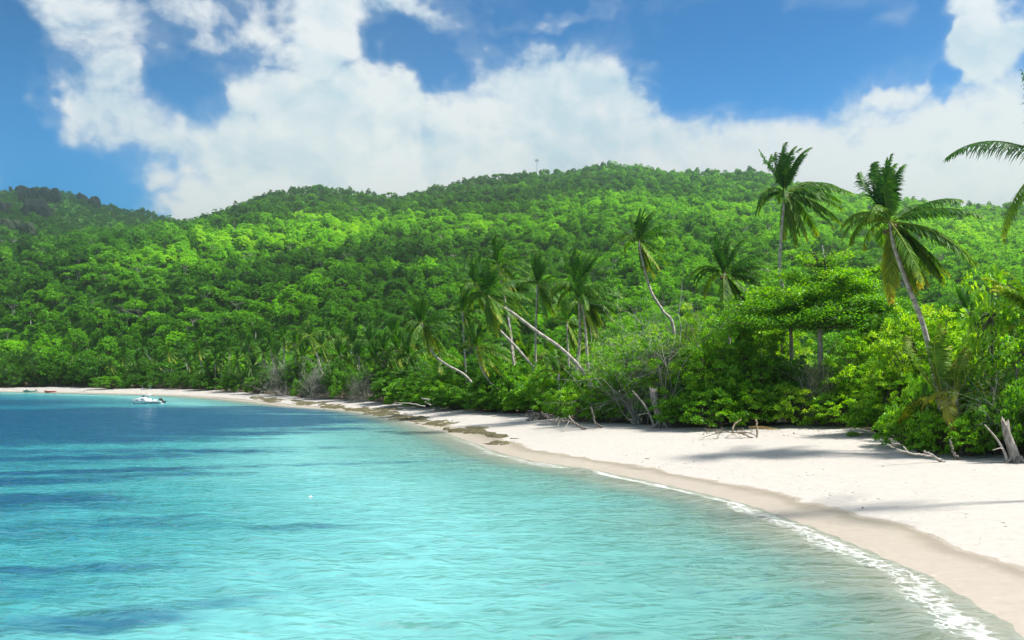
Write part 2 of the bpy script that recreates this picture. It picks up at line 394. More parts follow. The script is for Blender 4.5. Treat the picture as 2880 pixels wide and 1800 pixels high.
# ------------------------------------------------------------------ water
def water():
    m, nt, N, L = mat('sea_water')
    tc = nd(nt, 'ShaderNodeTexCoord')
    a = nd(nt, 'ShaderNodeAttribute', attribute_name='depth'); g = nd(nt, 'ShaderNodeAttribute', attribute_name='weed'); fo = nd(nt, 'ShaderNodeAttribute', attribute_name='foam')
    mp = nd(nt, 'ShaderNodeMapping'); mp.inputs['Scale'].default_value = (0.34, 1.0, 1.0); mp.inputs['Rotation'].default_value = (0, 0, 0.12); L.new(tc.outputs['Object'], mp.inputs[0])
    n1 = nd(nt, 'ShaderNodeTexNoise', ins={'Scale': 1.7, 'Detail': 6.0, 'Roughness': 0.6}); L.new(mp.outputs[0], n1.inputs['Vector'])
    n2 = nd(nt, 'ShaderNodeTexNoise', ins={'Scale': 0.16, 'Detail': 5.0, 'Roughness': 0.6}); L.new(mp.outputs[0], n2.inputs['Vector'])
    n3 = nd(nt, 'ShaderNodeTexNoise', ins={'Scale': 6.0, 'Detail': 4.0, 'Roughness': 0.6}); L.new(mp.outputs[0], n3.inputs['Vector'])
    dp = mth(nt, 'ADD', mth(nt, 'DIVIDE', a.outputs['Fac'], 80.0), mth(nt, 'MULTIPLY', mth(nt, 'SUBTRACT', n2.outputs[0], 0.5), 0.10))
    body = ramp(nt, [(0.0, (0.26, 0.30, 0.25)), (0.045, (0.11, 0.225, 0.20)), (0.11, (0.09, 0.26, 0.25)), (0.19, (0.125, 0.355, 0.36)), (0.31, (0.038, 0.215, 0.24)), (0.62, (0.012, 0.135, 0.20)), (1.0, (0.009, 0.095, 0.19))], dp)
    wf = mth(nt, 'ADD', g.outputs['Fac'], mth(nt, 'MULTIPLY', mth(nt, 'SUBTRACT', n2.outputs[0], 0.5), 1.5))
    wf = mth(nt, 'ADD', wf, mth(nt, 'MULTIPLY', mth(nt, 'SUBTRACT', n1.outputs[0], 0.5), 0.55))
    wm = mrange(nt, wf, 0.25, 0.75)
    c = mixc(nt, mth(nt, 'MULTIPLY', wm, 0.9), body.outputs[0], (0.005, 0.055, 0.125))
    dif = nd(nt, 'ShaderNodeBsdfDiffuse'); L.new(c, dif.inputs[0])
    gl = nd(nt, 'ShaderNodeBsdfGlossy', ins={'Roughness': 0.06})
    def wave(sc, xs, rot, det):
        q = nd(nt, 'ShaderNodeMapping'); q.inputs['Scale'].default_value = (xs, 1.0, 1.0); q.inputs['Rotation'].default_value = (0, 0, rot); L.new(tc.outputs['Object'], q.inputs[0])
        w = nd(nt, 'ShaderNodeTexNoise', ins={'Scale': sc, 'Detail': det, 'Roughness': 0.42, 'Distortion': 0.35}); L.new(q.outputs[0], w.inputs['Vector']); return w.outputs[0]
    hgt = mth(nt, 'ADD', mth(nt, 'MULTIPLY', wave(0.40, 0.30, 0.15, 2.0), 0.46), mth(nt, 'ADD', mth(nt, 'MULTIPLY', wave(1.25, 0.36, -0.05, 2.0), 0.30), mth(nt, 'MULTIPLY', wave(3.8, 0.45, 0.22, 1.0), 0.14)))
    bp = nd(nt, 'ShaderNodeBump', ins={'Strength': 1.0, 'Distance': 1.0}); L.new(hgt, bp.inputs['Height'])
    L.new(bp.outputs[0], gl.inputs['Normal'])
    fr = nd(nt, 'ShaderNodeFresnel', ins={'IOR': 1.33}); L.new(bp.outputs[0], fr.inputs['Normal'])
    fk = mth(nt, 'MINIMUM', fr.outputs[0], 0.42)
    tr = nd(nt, 'ShaderNodeBsdfTransparent', ins={'Color': (0.86, 0.95, 0.93, 1)})
    al = mrange(nt, a.outputs['Fac'], -0.6, 5.5)
    m0 = nd(nt, 'ShaderNodeMixShader'); L.new(al, m0.inputs[0]); L.new(tr.outputs[0], m0.inputs[1]); L.new(dif.outputs[0], m0.inputs[2])
    m1 = nd(nt, 'ShaderNodeMixShader'); L.new(fk, m1.inputs[0]); L.new(m0.outputs[0], m1.inputs[1]); L.new(gl.outputs[0], m1.inputs[2])
    # foam
    nf = nd(nt, 'ShaderNodeTexNoise', ins={'Scale': 2.6, 'Detail': 9.0, 'Roughness': 0.72, 'Distortion': 0.4}); L.new(tc.outputs['Object'], nf.inputs['Vector'])
    wv = nd(nt, 'ShaderNodeVectorMath', operation='ADD'); L.new(tc.outputs['Object'], wv.inputs[0]); L.new(nf.outputs['Color'], wv.inputs[1])
    vo = nd(nt, 'ShaderNodeTexVoronoi', feature='DISTANCE_TO_EDGE', ins={'Scale': 1.8}); L.new(wv.outputs[0], vo.inputs['Vector'])
    lace = mth(nt, 'MULTIPLY', mrange(nt, vo.outputs['Distance'], 0.10, 0.0), mrange(nt, fo.outputs['Fac'], 0.08, 0.6, 0.0, 0.55))
    f1 = mrange(nt, mth(nt, 'ADD', fo.outputs['Fac'], mth(nt, 'MULTIPLY', mth(nt, 'SUBTRACT', nf.outputs[0], 0.5), 1.9)), 0.62, 1.25, 0.0, 0.85)
    ff = mth(nt, 'MAXIMUM', f1, lace)
    fd = nd(nt, 'ShaderNodeBsdfDiffuse', ins={'Color': (0.82, 0.84, 0.84, 1)})
    m2 = nd(nt, 'ShaderNodeMixShader'); L.new(ff, m2.inputs[0]); L.new(m1.outputs[0], m2.inputs[1]); L.new(fd.outputs[0], m2.inputs[2])
    o = nd(nt, 'ShaderNodeOutputMaterial'); L.new(m2.outputs[0], o.inputs[0])

    nr, nc = 760, 640
    Ys = 7.0 * (700 / 7.0) ** (np.arange(nr) / (nr - 1))
    us = np.linspace(-1.0, 0.62, nc)
    Yg, Ug = np.meshgrid(Ys, us, indexing='ij'); Xg = Yg * Ug
    s = -shore_dist(Xg, Yg)                          # offshore distance
    rng = np.random.default_rng(3); z = np.zeros_like(Xg)
    for k in range(40):
        lam = 0.4 * (3.2 / 0.4) ** rng.random(); th = math.radians(76 + rng.normal() * 20); amp = 0.0055 * lam ** 0.9 * (0.6 + rng.random())
        fade = np.clip(lam * 26 / Yg, 0, 1) ** 1.5
        wx = Xg + 0.5 * (fbm(Xg / 6, Yg / 3, 2, k) - 0.5) * lam * 1.2
        z += amp * fade * np.sin(2 * math.pi / lam * (wx * math.cos(th) + Yg * math.sin(th)) + rng.random() * 6.28)
    z *= smooth(-0.2, 5.0, s) * 0.9 + 0.1
    along = fbm(Xg / 9, Yg / 9, 3, 21)
    near = smooth(95, 55, Yg)
    wob = (fbm(Xg / 3.5, Yg / 3.5, 3, 31) - 0.5) * 2.4
    cr = s - 1.2 + wob
    z += near * 0.17 * np.exp(-(cr / 0.75) ** 2) * smooth(0.3, 0.55, along)
    z += near * 0.07 * np.exp(-((s - 4.4 + wob) / 0.8) ** 2) * smooth(0.4, 0.6, along)
    z += 0.02
    so = s - 0.25 + wob * 0.6; foam = np.where(so < 0, np.exp(-(so / 0.35) ** 2), np.exp(-(so / 0.75) ** 2)) * (0.3 + 0.7 * near) * (0.62 + 0.5 * along)
    foam = np.where(s < -0.35 + 0.5 * wob, 0.0, foam)
    # sea-grass beds on the bottom, in world metres
    weed = np.zeros_like(Xg)
    beds = [(-60, 112, 40, 42, 1.25), (-75, 150, 55, 45, 0.9), (-38, 100, 24, 22, 0.75), (-150, 200, 70, 60, 0.7), (-34, 50, 17, 3.4, 0.95), (-28, 57, 16, 2.2, 0.7), (-36, 66, 16, 3.5, 0.75), (-27, 43, 10, 4.0, 0.72), (-45, 46, 14, 8, 0.85),
            (-12, 29.5, 4, 1.3, 0.5), (-13, 26.5, 5, 1.2, 0.5), (-55, 75, 22, 4, 0.7), (-10, 55, 8, 1.6, 0.35), (-22, 34, 7, 2.0, 0.6), (-9, 23, 3.5, 1.2, 0.5), (-16, 38, 6, 1.6, 0.5), (-22, 33, 10, 4.5, 0.62), (-15, 27, 7, 2.4, 0.6), (-33, 41, 14, 6, 0.7), (-10, 22, 4, 1.8, 0.58), (-14, 62, 14, 2.2, 0.32), (-22, 75, 14, 5, 0.5), (-46, 62, 28, 16, 0.56), (-27, 37, 13, 7, 0.5), (-15, 25, 7, 4, 0.42), (-8, 36, 4, 1.2, 0.35)]
    for bx, by, rx, ry, w in beds:
        q = ((Xg - bx) / rx) ** 2 + ((Yg - by - 0.30 * (Xg - bx)) / ry) ** 2
        weed = np.maximum(weed, w * np.exp(-q ** 1.5))
    V = np.stack([Xg, Yg, z], -1).reshape(-1, 3); S = s.ravel()
    i = np.arange(nr - 1)[:, None] * nc; j = np.arange(nc - 1)[None, :]
    Fc = np.stack([i + j, i + j + 1, i + nc + j + 1, i + nc + j], -1).reshape(-1, 4)
    gs = ground_s(Xg, Yg)[0].ravel()
    Fc = Fc[(S[Fc].max(1) > -1.5)]
    used, inv = np.unique(Fc.ravel(), return_inverse=True)
    me = new_mesh('water', V[used], [inv.reshape(-1, 4)], True, None, {'depth': S[used], 'weed': weed.ravel()[used], 'foam': foam.ravel()[used]}, [m])
    kind(add_obj('water', me), 'structure')
water()

# ------------------------------------------------------------------ plants: generators
def unit(v): return v / (np.linalg.norm(v, axis=-1, keepdims=True) + 1e-9)

def crown(rng, n_clump, per, R, leaf, zc, clump_r=0.28, flat_bottom=-0.35, aspect=0.55, hollow=0.55, lumps=0.25, dome=0.0):
    """leaf clumps spread through a lumpy ellipsoid of radii R (x,y,z) around height zc; returns mesh builder and clump centres"""
    mb = MB(); R = np.asarray(R, float)
    d = unit(rng.normal(size=(n_clump * 3, 3))); d = d[d[:, 2] > flat_bottom][:n_clump]; n = len(d)
    rad = hollow + (1 - hollow) * rng.random(n) ** 0.6
    lump = 1 + lumps * (2 * vnoise(d[:, 0] * 2.2 + 5 + d[:, 2], d[:, 1] * 2.2 + d[:, 2] * 1.3, int(rng.integers(1, 999))) - 1) * 1.6
    c = d * (rad * lump)[:, None] * R + np.array([0, 0, zc])
    cvar = rng.random(n)
    k = n * per; ci = np.repeat(np.arange(n), per)
    q = unit(rng.normal(size=(k, 3))); q[:, 2] = np.abs(q[:, 2]) * 0.9 - 0.25
    rr = clump_r * (0.6 + 0.8 * rng.random(n))[ci] * rng.random(k) ** 0.45
    p = c[ci] + q * rr[:, None] * R.mean()
    dirv = unit(q + 0.35 * d[ci] + 0.5 * rng.normal(size=(k, 3)) + np.array([0, 0, 0.15]))
    nr = unit(np.array([0, 0, max(0.3, 0.9 - 0.5 * dome)]) + 0.6 * q + dome * d[ci] + max(0.22, 0.55 - 0.2 * dome) * rng.normal(size=(k, 3)))
    L = leaf * (0.6 + 0.8 * rng.random(k))
    mb.leaves(p - dirv * L[:, None] * 0.3, dirv, nr, L, L * aspect, np.clip(0.5 * cvar[ci] + 0.5 * rng.random(k), 0, 1))
    return mb, c

def limbs(rng, centres, base, fork, r0, every=2, mb=None, nseg=7, sides=6, droop=0.12):
    mb = mb or MB()
    base = np.asarray(base, float); fork = np.asarray(fork, float)
    if r0 > 0:
        mid = (base + fork) / 2 + rng.normal(size=3) * 0.06 * np.linalg.norm(fork - base)
        mb.tube(catmull([base - [0, 0, .3], base, mid, fork], 12), np.linspace(r0 * 1.25, r0 * 0.75, 12), 8, rng.random())
    for c in centres[::every]:
        st = fork if r0 > 0 else base + rng.normal(size=3) * [0.35, 0.35, 0.02] * max(0.3, abs(fork[2]))
        v = c - st; ln = np.linalg.norm(v)
        m1 = st + v * 0.4 + rng.normal(size=3) * 0.10 * ln + np.array([0, 0, droop * ln]); m2 = st + v * 0.75 + rng.normal(size=3) * 0.07 * ln + np.array([0, 0, droop * 0.6 * ln])
        rr = max(r0 * 0.4, 0.018 * ln * 0.5 + 0.02)
        mb.tube(catmull([st, m1, m2, c], nseg), np.linspace(rr, rr * 0.18, nseg), max(4, sides - 2), rng.random(), cap=False)
    return mb

def twigs(rng, n, R, zc, base_r=0.03, rise=1.0, gens=3, base_spread=0.25, dirs=None):
    """bare branching twigs from the foot of a shrub outwards"""
    mb = MB()
    def br(p, d, L, r, g):
        m = 5; pts = [p]
        for k in range(m - 1):
            d = d + rng.normal(size=3) * 0.22 + np.array([0, 0, 0.05]); d = d / np.linalg.norm(d); pts.append(pts[-1] + d * L / (m - 1))
        mb.tube(pts, np.linspace(r, r * 0.45, m), 4, rng.random(), cap=False)
        if g > 0:
            for k in range(int(rng.integers(2, 4))):
                j = int(rng.integers(1, m)); dd = d + rng.normal(size=3) * 0.75; dd = dd / np.linalg.norm(dd)
                br(pts[j], dd, L * (0.5 + 0.25 * rng.random()), r * 0.5, g - 1)
    R = np.asarray(R, float)
    for k in range(n):
        q = unit(rng.normal(size=3)); q[2] = abs(q[2]) * rise + 0.1
        e = q * R + np.array([0, 0, zc]); p = np.array([rng.normal() * R[0] * base_spread, rng.normal() * R[1] * base_spread, 0.0])
        d = e - p; L = np.linalg.norm(d); br(p, d / L, L * 0.75, base_r, gens)
    return mb

def frond_mesh(rng, d0, L, droop, wind, nl=46, ll=0.9, age=0.4, wleaf=0.055, ragged=0.0, limp=0.35):
    mb = MB(); n = 16
    p = np.zeros(3); d = np.asarray(d0, float); d = d / np.linalg.norm(d); pts = [p.copy()]
    for i in range(n):
        t = (i + 1) / n
        d = d + (np.array([0, 0, -1.0]) * droop * (0.25 + t) + np.asarray(wind) * (0.06 + 1.25 * t ** 1.9)) * (1.0 / n)
        d = d / np.linalg.norm(d); p = p + d * L / n; pts.append(p.copy())
    pts = np.array(pts)
    rad = np.linspace(0.05, 0.008, n + 1) * L / 5
    mb.tube(pts, rad, 4, np.clip(age + 0.28, 0, 0.8), cap=False)
    t = np.repeat(np.linspace(0.13, 0.995, nl), 2); sd = np.tile([1.0, -1.0], nl)
    if ragged > 0:
        keep = (vnoise(t * 14, sd * 3.7 + 9, int(rng.integers(999))) > ragged) | (t > 0.9); t = t[keep]; sd = sd[keep]
    x = t * n; i = np.minimum(x.astype(int), n - 1); u = (x - i)[:, None]
    q = pts[i] * (1 - u) + pts[i + 1] * u; T = unit(pts[i + 1] - pts[i])
    upv = np.array([0, 0, 1.0]) + 0.25 * np.asarray(d0)
    S = unit(np.cross(T, upv) + 1e-4)
    k = len(t)
    prof = np.interp(t, [0, 0.13, 0.3, 0.6, 0.85, 1.0], [0.3, 0.55, 1.0, 0.95, 0.6, 0.35])
    l = ll * prof * (0.8 + 0.4 * rng.random(k)) * L / 5
    D = unit(S * sd[:, None] * 0.95 + T * 0.62 + np.array([0, 0, -1.0]) * limp * (0.5 + rng.random(k))[:, None] + np.asarray(wind) * 0.40 + rng.normal(size=(k, 3)) * 0.10)
    D2 = unit(D + np.array([0, 0, -1.0]) * (0.45 + 0.5 * rng.random(k))[:, None] + np.asarray(wind) * 0.35)
    w = wleaf * L / 5 * (0.8 + 0.4 * rng.random(k))
    Wv = unit(np.cross(np.cross(D, S * sd[:, None] + T * 0.01), D) * 0 + T - D * np.sum(T * D, 1)[:, None]) * w[:, None]
    m = q + D * (l * 0.55)[:, None]; e = m + D2 * (l * 0.45)[:, None]
    v = np.stack([q - Wv * 0.5, q + Wv * 0.5, m + Wv * 0.55, m - Wv * 0.55, e], 1).reshape(-1, 3)
    b = np.arange(k)[:, None] * 5
    var = np.clip(age + 0.16 * (rng.random(k) - 0.5) + 0.30 * np.maximum(t - 0.72, 0) / 0.28 * rng.random(k) ** 0.7, 0, 1)
    n0 = mb.n
    mb.add(v, b + np.array([0, 1, 2, 3]), var)
    mb.f3.append(b + np.array([3, 2, 4]) + n0); mb.a3.append(np.clip(var + 0.06, 0, 1))
    return mb

WIND = np.array([0.95, 0.25, 0.12])
def frond_set(rng, nf, L, nl, wind=1.0):
    """frond meshes of a wind-blown crown: a swept plume on top, streaming fronds to leeward, curled ones to windward, old ones hanging"""
    out = []; wide = 0.080 if nl > 40 else 0.13
    for k in range(nf):
        u = rng.random(); q = (k + 0.5) / nf
        if q < 0.40:      # plume
            az = rng.random() * 6.28; el = math.radians(58 + 30 * rng.random()); dr = 0.30 + 0.3 * u; w = 0.7 + 1.7 * u; ll = 0.68 + 0.22 * rng.random(); age = 0.30 + 0.16 * u
            d0 = np.array([math.cos(az) * math.cos(el) - 0.16, math.sin(az) * math.cos(el), math.sin(el)])
        elif q < 0.68:    # leeward
            az = rng.normal() * 0.75; el = math.radians(40 - 84 * u + rng.normal() * 6); dr = 1.0 + 0.6 * rng.random(); w = 0.40 + 0.35 * rng.random(); ll = 0.9 + 0.25 * rng.random(); age = 0.40 + 0.20 * u
            d0 = np.array([math.cos(az) * math.cos(el), math.sin(az) * math.cos(el), math.sin(el)])
        elif q < 0.80:    # windward, curled down
            az = math.pi + rng.normal() * 0.6; el = math.radians(52 - 40 * u); dr = 2.7 + 1.0 * rng.random(); w = 0.25 + 0.25 * rng.random(); ll = 0.62 + 0.18 * rng.random(); age = 0.44 + 0.2 * rng.random()
            d0 = np.array([math.cos(az) * math.cos(el), math.sin(az) * math.cos(el), math.sin(el)])
        else:             # old, hanging
            az = -1.2 + 2.6 * rng.random(); el = math.radians(-38 - 34 * u); dr = 0.9; w = 0.30 + 0.25 * rng.random(); ll = 0.8 + 0.25 * rng.random(); age = 0.50 + 0.3 * rng.random()
            d0 = np.array([math.cos(az) * math.cos(el), math.sin(az) * math.cos(el), math.sin(el)])
        if wind < 0.7: d0 = d0 + np.array([-0.45 * (1 - wind) * (q < 0.72), 0, 0.0]) * rng.random(); dr = max(dr, 0.8)
        out.append(frond_mesh(rng, d0, L * ll, dr, WIND * w * wind, nl, 0.95, float(np.clip(age, 0.1, 0.95)), wide, 0.30 * rng.random(), 0.30 if q < 0.4 else 0.75))
    return out

def trunk_mesh(pts, r0, r1, name='trunk', mat_=None, n=46):
    c = catmull(pts, n); t = np.linspace(0, 1, n)
    r = (r0 + (r1 - r0) * t ** 0.6) * (1 + 0.05 * (np.arange(n) % 2)); r = r + 0.35 * r0 * np.exp(-t * 18)
    mb = MB(); 
    mb.tube(c, r, 9, 0.5)
    va = np.tile(np.repeat(0.35 + 0.3 * (np.arange(n - 1) % 2) + 0.2 * np.random.default_rng(int(abs(r0) * 1e5)).random(n - 1), 9), 1)
    mb.a4[0] = va
    return mb.mesh(name, mat_ or M_PALMTRUNK, True)

def nut_mesh(r):
    mb = MB(); th = np.linspace(0, math.pi, 7); ph = np.arange(8) * math.pi / 4
    secs = [[(r * math.sin(a) * math.cos(b), r * math.sin(a) * math.sin(b), 1.25 * r * math.cos(a)) for b in ph] for a in th]
    mb.loft(secs, True, False); return mb.mesh('coconut', M_HUSK, True)
NUT = nut_mesh(0.15)

def palm(name, label, group, pix, Y, L, nf, seed, r0=0.2, nl=48, nuts=0, dy=0.0, wind=1.0, tint=0.0, mesh_only=False):
    """a palm whose trunk passes the photo points pix (base first, crown last) at distance Y"""
    rng = np.random.default_rng(seed)
    Y0 = Y; Y = float(veg_Y(pix[0][0])) + DEL.get(seed, 5.0); L = L * Y / Y0; r0 = r0 * min(Y / Y0, 1.2)
    P = [P3(a, b, Y + dy * i) for i, (a, b) in enumerate(pix)]
    g = gz(P[0][0], P[0][1]); base = np.array([P[0][0], P[0][1], min(g, P[0][2]) - 0.15])
    pts = [base] + [q for q in P if q[2] > base[2] + 0.6]
    root = thing(name, label, 'palm tree', base, 0, group)
    loc = [q - base for q in pts]
    add_obj('trunk', trunk_mesh(loc, r0, r0 * 0.62), root)
    top = loc[-1]
    for mb in frond_set(rng, nf, L, nl, wind):
        o = add_obj('frond', mb.mesh('frond', M_PALM), root, top + rng.normal(size=3) * 0.05)
        o['tint'] = tint
    for k in range(nuts):
        a = rng.random() * 6.28
        add_obj('coconut', NUT, root, top + np.array([math.cos(a) * 0.34, math.sin(a) * 0.34, -0.3 - 0.3 * rng.random()]), a)
    return root

DEL = {11: 4.5, 12: 8, 13: 24, 14: 14, 15: 3.5, 16: 9, 17: 16, 18: 20, 19: 14, 20: 4.5, 21: 6, 22: 22, 23: 4, 24: 4, 25: 14, 26: 6, 27: 20, 28: 22, 29: 22, 30: 3.0, 31: 2.6, 32: 2.4, 33: 26, 34: 5}
# ------------------------------------------------------------------ hero palms
GP = 'coconut palms standing over the beach shrubs'
palm('coconut_palm', 'tall palm with a pale curved trunk and nuts, the largest over the right-hand bushes', GP,
     [(2650, 1180), (2622, 1022), (2594, 907), (2551, 795), (2515, 690), (2505, 625)], 55, 5.0, 42, 11, 0.20, 60, 9)
palm('coconut_palm', 'tall palm with a slightly S-shaped trunk, its crown against the sky above the hill ridge', GP,
     [(2225, 950), (2210, 842), (2195, 780), (2193, 733), (2199, 640), (2208, 540)], 72, 4.7, 36, 12, 0.17, 54, 5)
palm('coconut_palm', 'solitary small-crowned palm on a long thin bare trunk, rising above the bare twiggy tree', GP,
     [(1895, 930), (1863, 873), (1829, 814), (1804, 720), (1796, 678)], 96, 4.2, 30, 13, 0.19, 44)
palm('coconut_palm', 'full-crowned palm with its trunk mostly hidden, straight behind the flat-topped tree row', GP,
     [(2050, 960), (2048, 870), (2042, 800), (2036, 768)], 82, 4.7, 32, 14, 0.2, 48, 5)
palm('coconut_palm', 'strongly leaning palm with a long diagonal trunk that crosses two upright trunks', GP,
     [(1662, 1078), (1655, 1067), (1621, 1021), (1571, 974), (1513, 934), (1443, 881), (1408, 861), (1368, 832)], 92, 4.6, 40, 15, 0.21, 46, 4)
palm('coconut_palm', 'leaning palm with a brown curved trunk, its crown just left of the long diagonal palm', GP,
     [(1500, 1035), (1495, 1028), (1455, 980), (1411, 934), (1382, 899), (1362, 855), (1338, 800)], 99, 4.2, 32, 16, 0.19, 44)
palm('coconut_palm', 'upright palm whose crown stands highest in the middle cluster', GP,
     [(1446, 1040), (1440, 990), (1430, 900), (1415, 820), (1400, 742)], 112, 4.6, 30, 17, 0.19, 42)
palm('coconut_palm', 'thin upright palm with its crown half behind the two leaning palms', GP,
     [(1450, 1040), (1443, 985), (1434, 902), (1428, 818)], 118, 4.2, 20, 18, 0.17, 40)
palm('coconut_palm', 'dark narrow-crowned palm on a straight vertical trunk left of the two tall upright ones', GP,
     [(1507, 1040), (1506, 980), (1508, 884), (1512, 800)], 110, 4.7, 30, 19, 0.18, 42)
palm('coconut_palm', 'big full-crowned palm, left one of the two upright trunks beside the leaning trunk', GP,
     [(1622, 1090), (1623, 1024), (1629, 980), (1631, 896), (1626, 812)], 90, 4.9, 44, 20, 0.2, 50, 5)
palm('coconut_palm', 'palm with its crown behind the big full crown, right one of the two upright trunks', GP,
     [(1665, 1110), (1664, 1097), (1655, 1030), (1650, 980), (1645, 907), (1636, 850)], 94, 4.0, 20, 21, 0.19, 44)
palm('coconut_palm', 'low-crowned palm with hanging fronds behind the two upright trunks', GP,
     [(1600, 1040), (1598, 1000), (1594, 905)], 116, 4.0, 18, 22, 0.18, 38)
palm('coconut_palm', 'leaning palm with a bowed trunk over the dark bushes, leftmost of the big palms', GP,
     [(1345, 1105), (1343, 1098), (1306, 1054), (1252, 1023), (1213, 986), (1186, 908)], 112, 4.4, 34, 23, 0.2, 44)
palm('coconut_palm', 'low yellowish palm on a short crooked trunk in front of the dark bushes', GP,
     [(1413, 1125), (1411, 1118), (1399, 1093), (1377, 1074), (1352, 1030), (1340, 975)], 104, 4.1, 30, 24, 0.17, 44, 0, 0, 1.0, 0.08)
palm('coconut_palm', 'dark palm behind the yellowish crooked one, half hidden by its fronds', GP,
     [(1310, 1050), (1306, 980), (1301, 876)], 132, 4.8, 22, 25, 0.18, 40)
palm('young_palm', 'trunkless young palm spreading dark fronds low between the rounded shrubs', GP,
     [(1572, 1112), (1571, 1050)], 97, 4.2, 17, 26, 0.2, 44, 0, 0, 0.35)
palm('young_palm', 'short yellow-green palm behind the crossing trunks', GP, [(1668, 1060), (1666, 985)], 125, 4.6, 18, 27, 0.2, 38, 0, 0, 0.6, 0.14)
palm('young_palm', 'short yellow-tipped palm seen under the arch of the leaning trunk', GP, [(1486, 1060), (1484, 1005)], 128, 4.4, 16, 28, 0.2, 38, 0, 0, 0.6, 0.14)
palm('young_palm', 'short palm with bright fronds just right of the straight dark palm', GP, [(1555, 1050), (1556, 1000)], 130, 4.2, 16, 29, 0.2, 38, 0, 0, 0.6, 0.1)
GY = 'young palms among the shrubs at the beach edge'
palm('young_palm', 'bright yellow-green young palm with big ragged fronds blown over the bushes below the tall palm', GY,
     [(2662, 1165), (2650, 1125)], 50.5, 5.4, 18, 30, 0.16, 58, 0, 0, 1.5, 0.28)
palm('young_palm', 'young palm on a thin pale trunk between the rounded bushes at the right', GY,
     [(2704, 1215), (2700, 1180), (2690, 1110)], 49.5, 3.4, 11, 31, 0.10, 50, 0, 0, 1.0, 0.24)
palm('young_palm', 'dark trunkless young palm spreading from between two dark green bushes', GY,
     [(2598, 1200), (2592, 1172)], 51, 2.3, 13, 32, 0.1, 46, 0, 0, 0.2, -0.05)
palm('young_palm', 'dark palm crown between the bright yellow tree and the tall large-leaved sapling', GY,
     [(2722, 1000), (2722, 880)], 80, 3.4, 18, 33, 0.16, 44, 0, 0, 0.5, -0.12)
palm('young_palm', 'dry yellow-brown palm at the right edge behind the large-leaved sapling', GY,
     [(2935, 1060), (2930, 900)], 52, 4.6, 18, 34, 0.16, 50, 0, 0, -0.4, 0.25)

# palm whose crown stands beyond the right edge: only a few fronds reach into view
def edge_palm():
    Y = 37.0; rng = np.random.default_rng(77)
    c = P3(2972, 460, Y); base = np.array([c[0] + 1.6, Y, gz(c[0] + 1.6, Y) - 0.1])
    root = thing('coconut_palm', 'near palm beyond the right edge whose drooping fronds reach into the sky', 'palm tree', base, 0, GP)
    add_obj('trunk', trunk_mesh([np.zeros(3), np.array([-0.2, 0, 4]), (c - base) * [0.8, 1, 0.75], c - base], 0.2, 0.14), root)
    top = c - base
    spec = [((-0.90, 0.05, 0.62), 4.9, 1.75, 0.0, 0.25, 0.24), ((-0.85, -0.2, -0.25), 4.3, 2.6, 0.0, 0.60, 0.30), ((-0.62, 0.1, -0.35), 4.0, 2.6, 0.0, 0.55, 0.1), ((-0.48, -0.3, 1.0), 4.4, 0.35, 0.30, 0.2, 0.15), ((-0.30, 0.1, 1.0), 4.3, 0.35, 0.30, 0.2, 0.05), ((-0.35, -0.2, -0.5), 4.0, 2.2, 0.0, 0.6, 0.2),
            ((0.1, 0.3, 1.0), 4.6, 0.7, 0.5, 0.3, 0.1), ((0.8, 0.1, 0.6), 4.8, 1.0, 0.6, 0.35, 0.1), ((0.9, -0.3, 0.1), 4.8, 1.2, 0.6, 0.5, 0.1), ((0.4, 0.8, 0.2), 4.8, 1.2, 0.6, 0.45, 0.1), ((0.2, -0.9, 0.2), 4.6, 1.3, 0.5, 0.5, 0.1), ((0.6, 0.2, -0.5), 4.4, 1.2, 0.5, 0.7, 0.1)]
    for d0, L, dr, w, age, rag in spec:
        o = add_obj('frond', frond_mesh(rng, d0, L, dr, WIND * w, 60, 0.85, age, 0.05, rag, 0.8).mesh('frond', M_PALM), root, top); o['tint'] = 0.0
edge_palm()

# ------------------------------------------------------------------ far palm grove: four shared palms, copied with their parts
def merged_fronds(fs):
    mb = MB()
    for f in fs:
        n0 = mb.n
        mb.v += f.v; mb.n += f.n
        for x in f.f3: mb.f3.append(x + n0)
        for x in f.f4: mb.f4.append(x + n0)
        mb.a3 += f.a3; mb.a4 += f.a4
    return mb
PROTO_PALM = []
for k in range(5):
    r = np.random.default_rng(200 + k)
    cm = merged_fronds(frond_set(r, 26, 5.4, 26)).mesh('crown', M_PALM)
    ln = [(0, 0, 0), (-0.5, 0.1, 2.4), (-1.4, 0.2, 5.5), (-1.7 - 0.6 * k % 2, 0.2, 8.0)] if k < 3 else [(0, 0, 0), (0.1, 0, 3), (0.0, 0, 8.0)]
    PROTO_PALM.append((cm, trunk_mesh([np.array(q, float) for q in ln], 0.17, 0.11, n=24), np.array(ln[-1], float)))
GROVE = [(621, 990), (644, 976), (668, 1012), (689, 999), (711, 1031), (737, 953), (740, 992), (776, 1003), (797, 946), (831, 966), (871, 943), (922, 934), (905, 972), (954, 999), (975, 946), (992, 966), (1040, 960),
         (1054, 1008), (1109, 948), (1120, 982), (384, 1016), (402, 977), (473, 993), (529, 1016), (582, 1035), (605, 1010), (278, 998), (206, 1000), (145, 1022), (312, 1032), (440, 1012), (500, 985), (560, 985), (760, 968), (850, 1000),
         (1010, 1000), (1080, 985), (1150, 1000), (1165, 960), (350, 1000), (700, 972), (1235, 985)]
def far_shore_Y(px, back):
    g = at_ground(px, np.interp(px, [0, 240, 500, 700, 850, 960, 1100, 1260], [1089, 1091, 1095, 1108, 1120, 1129, 1141, 1152])); return g[1] + back
lean_words = ['leaning palm', 'tilted palm', 'slanting palm', 'upright palm', 'straight palm']
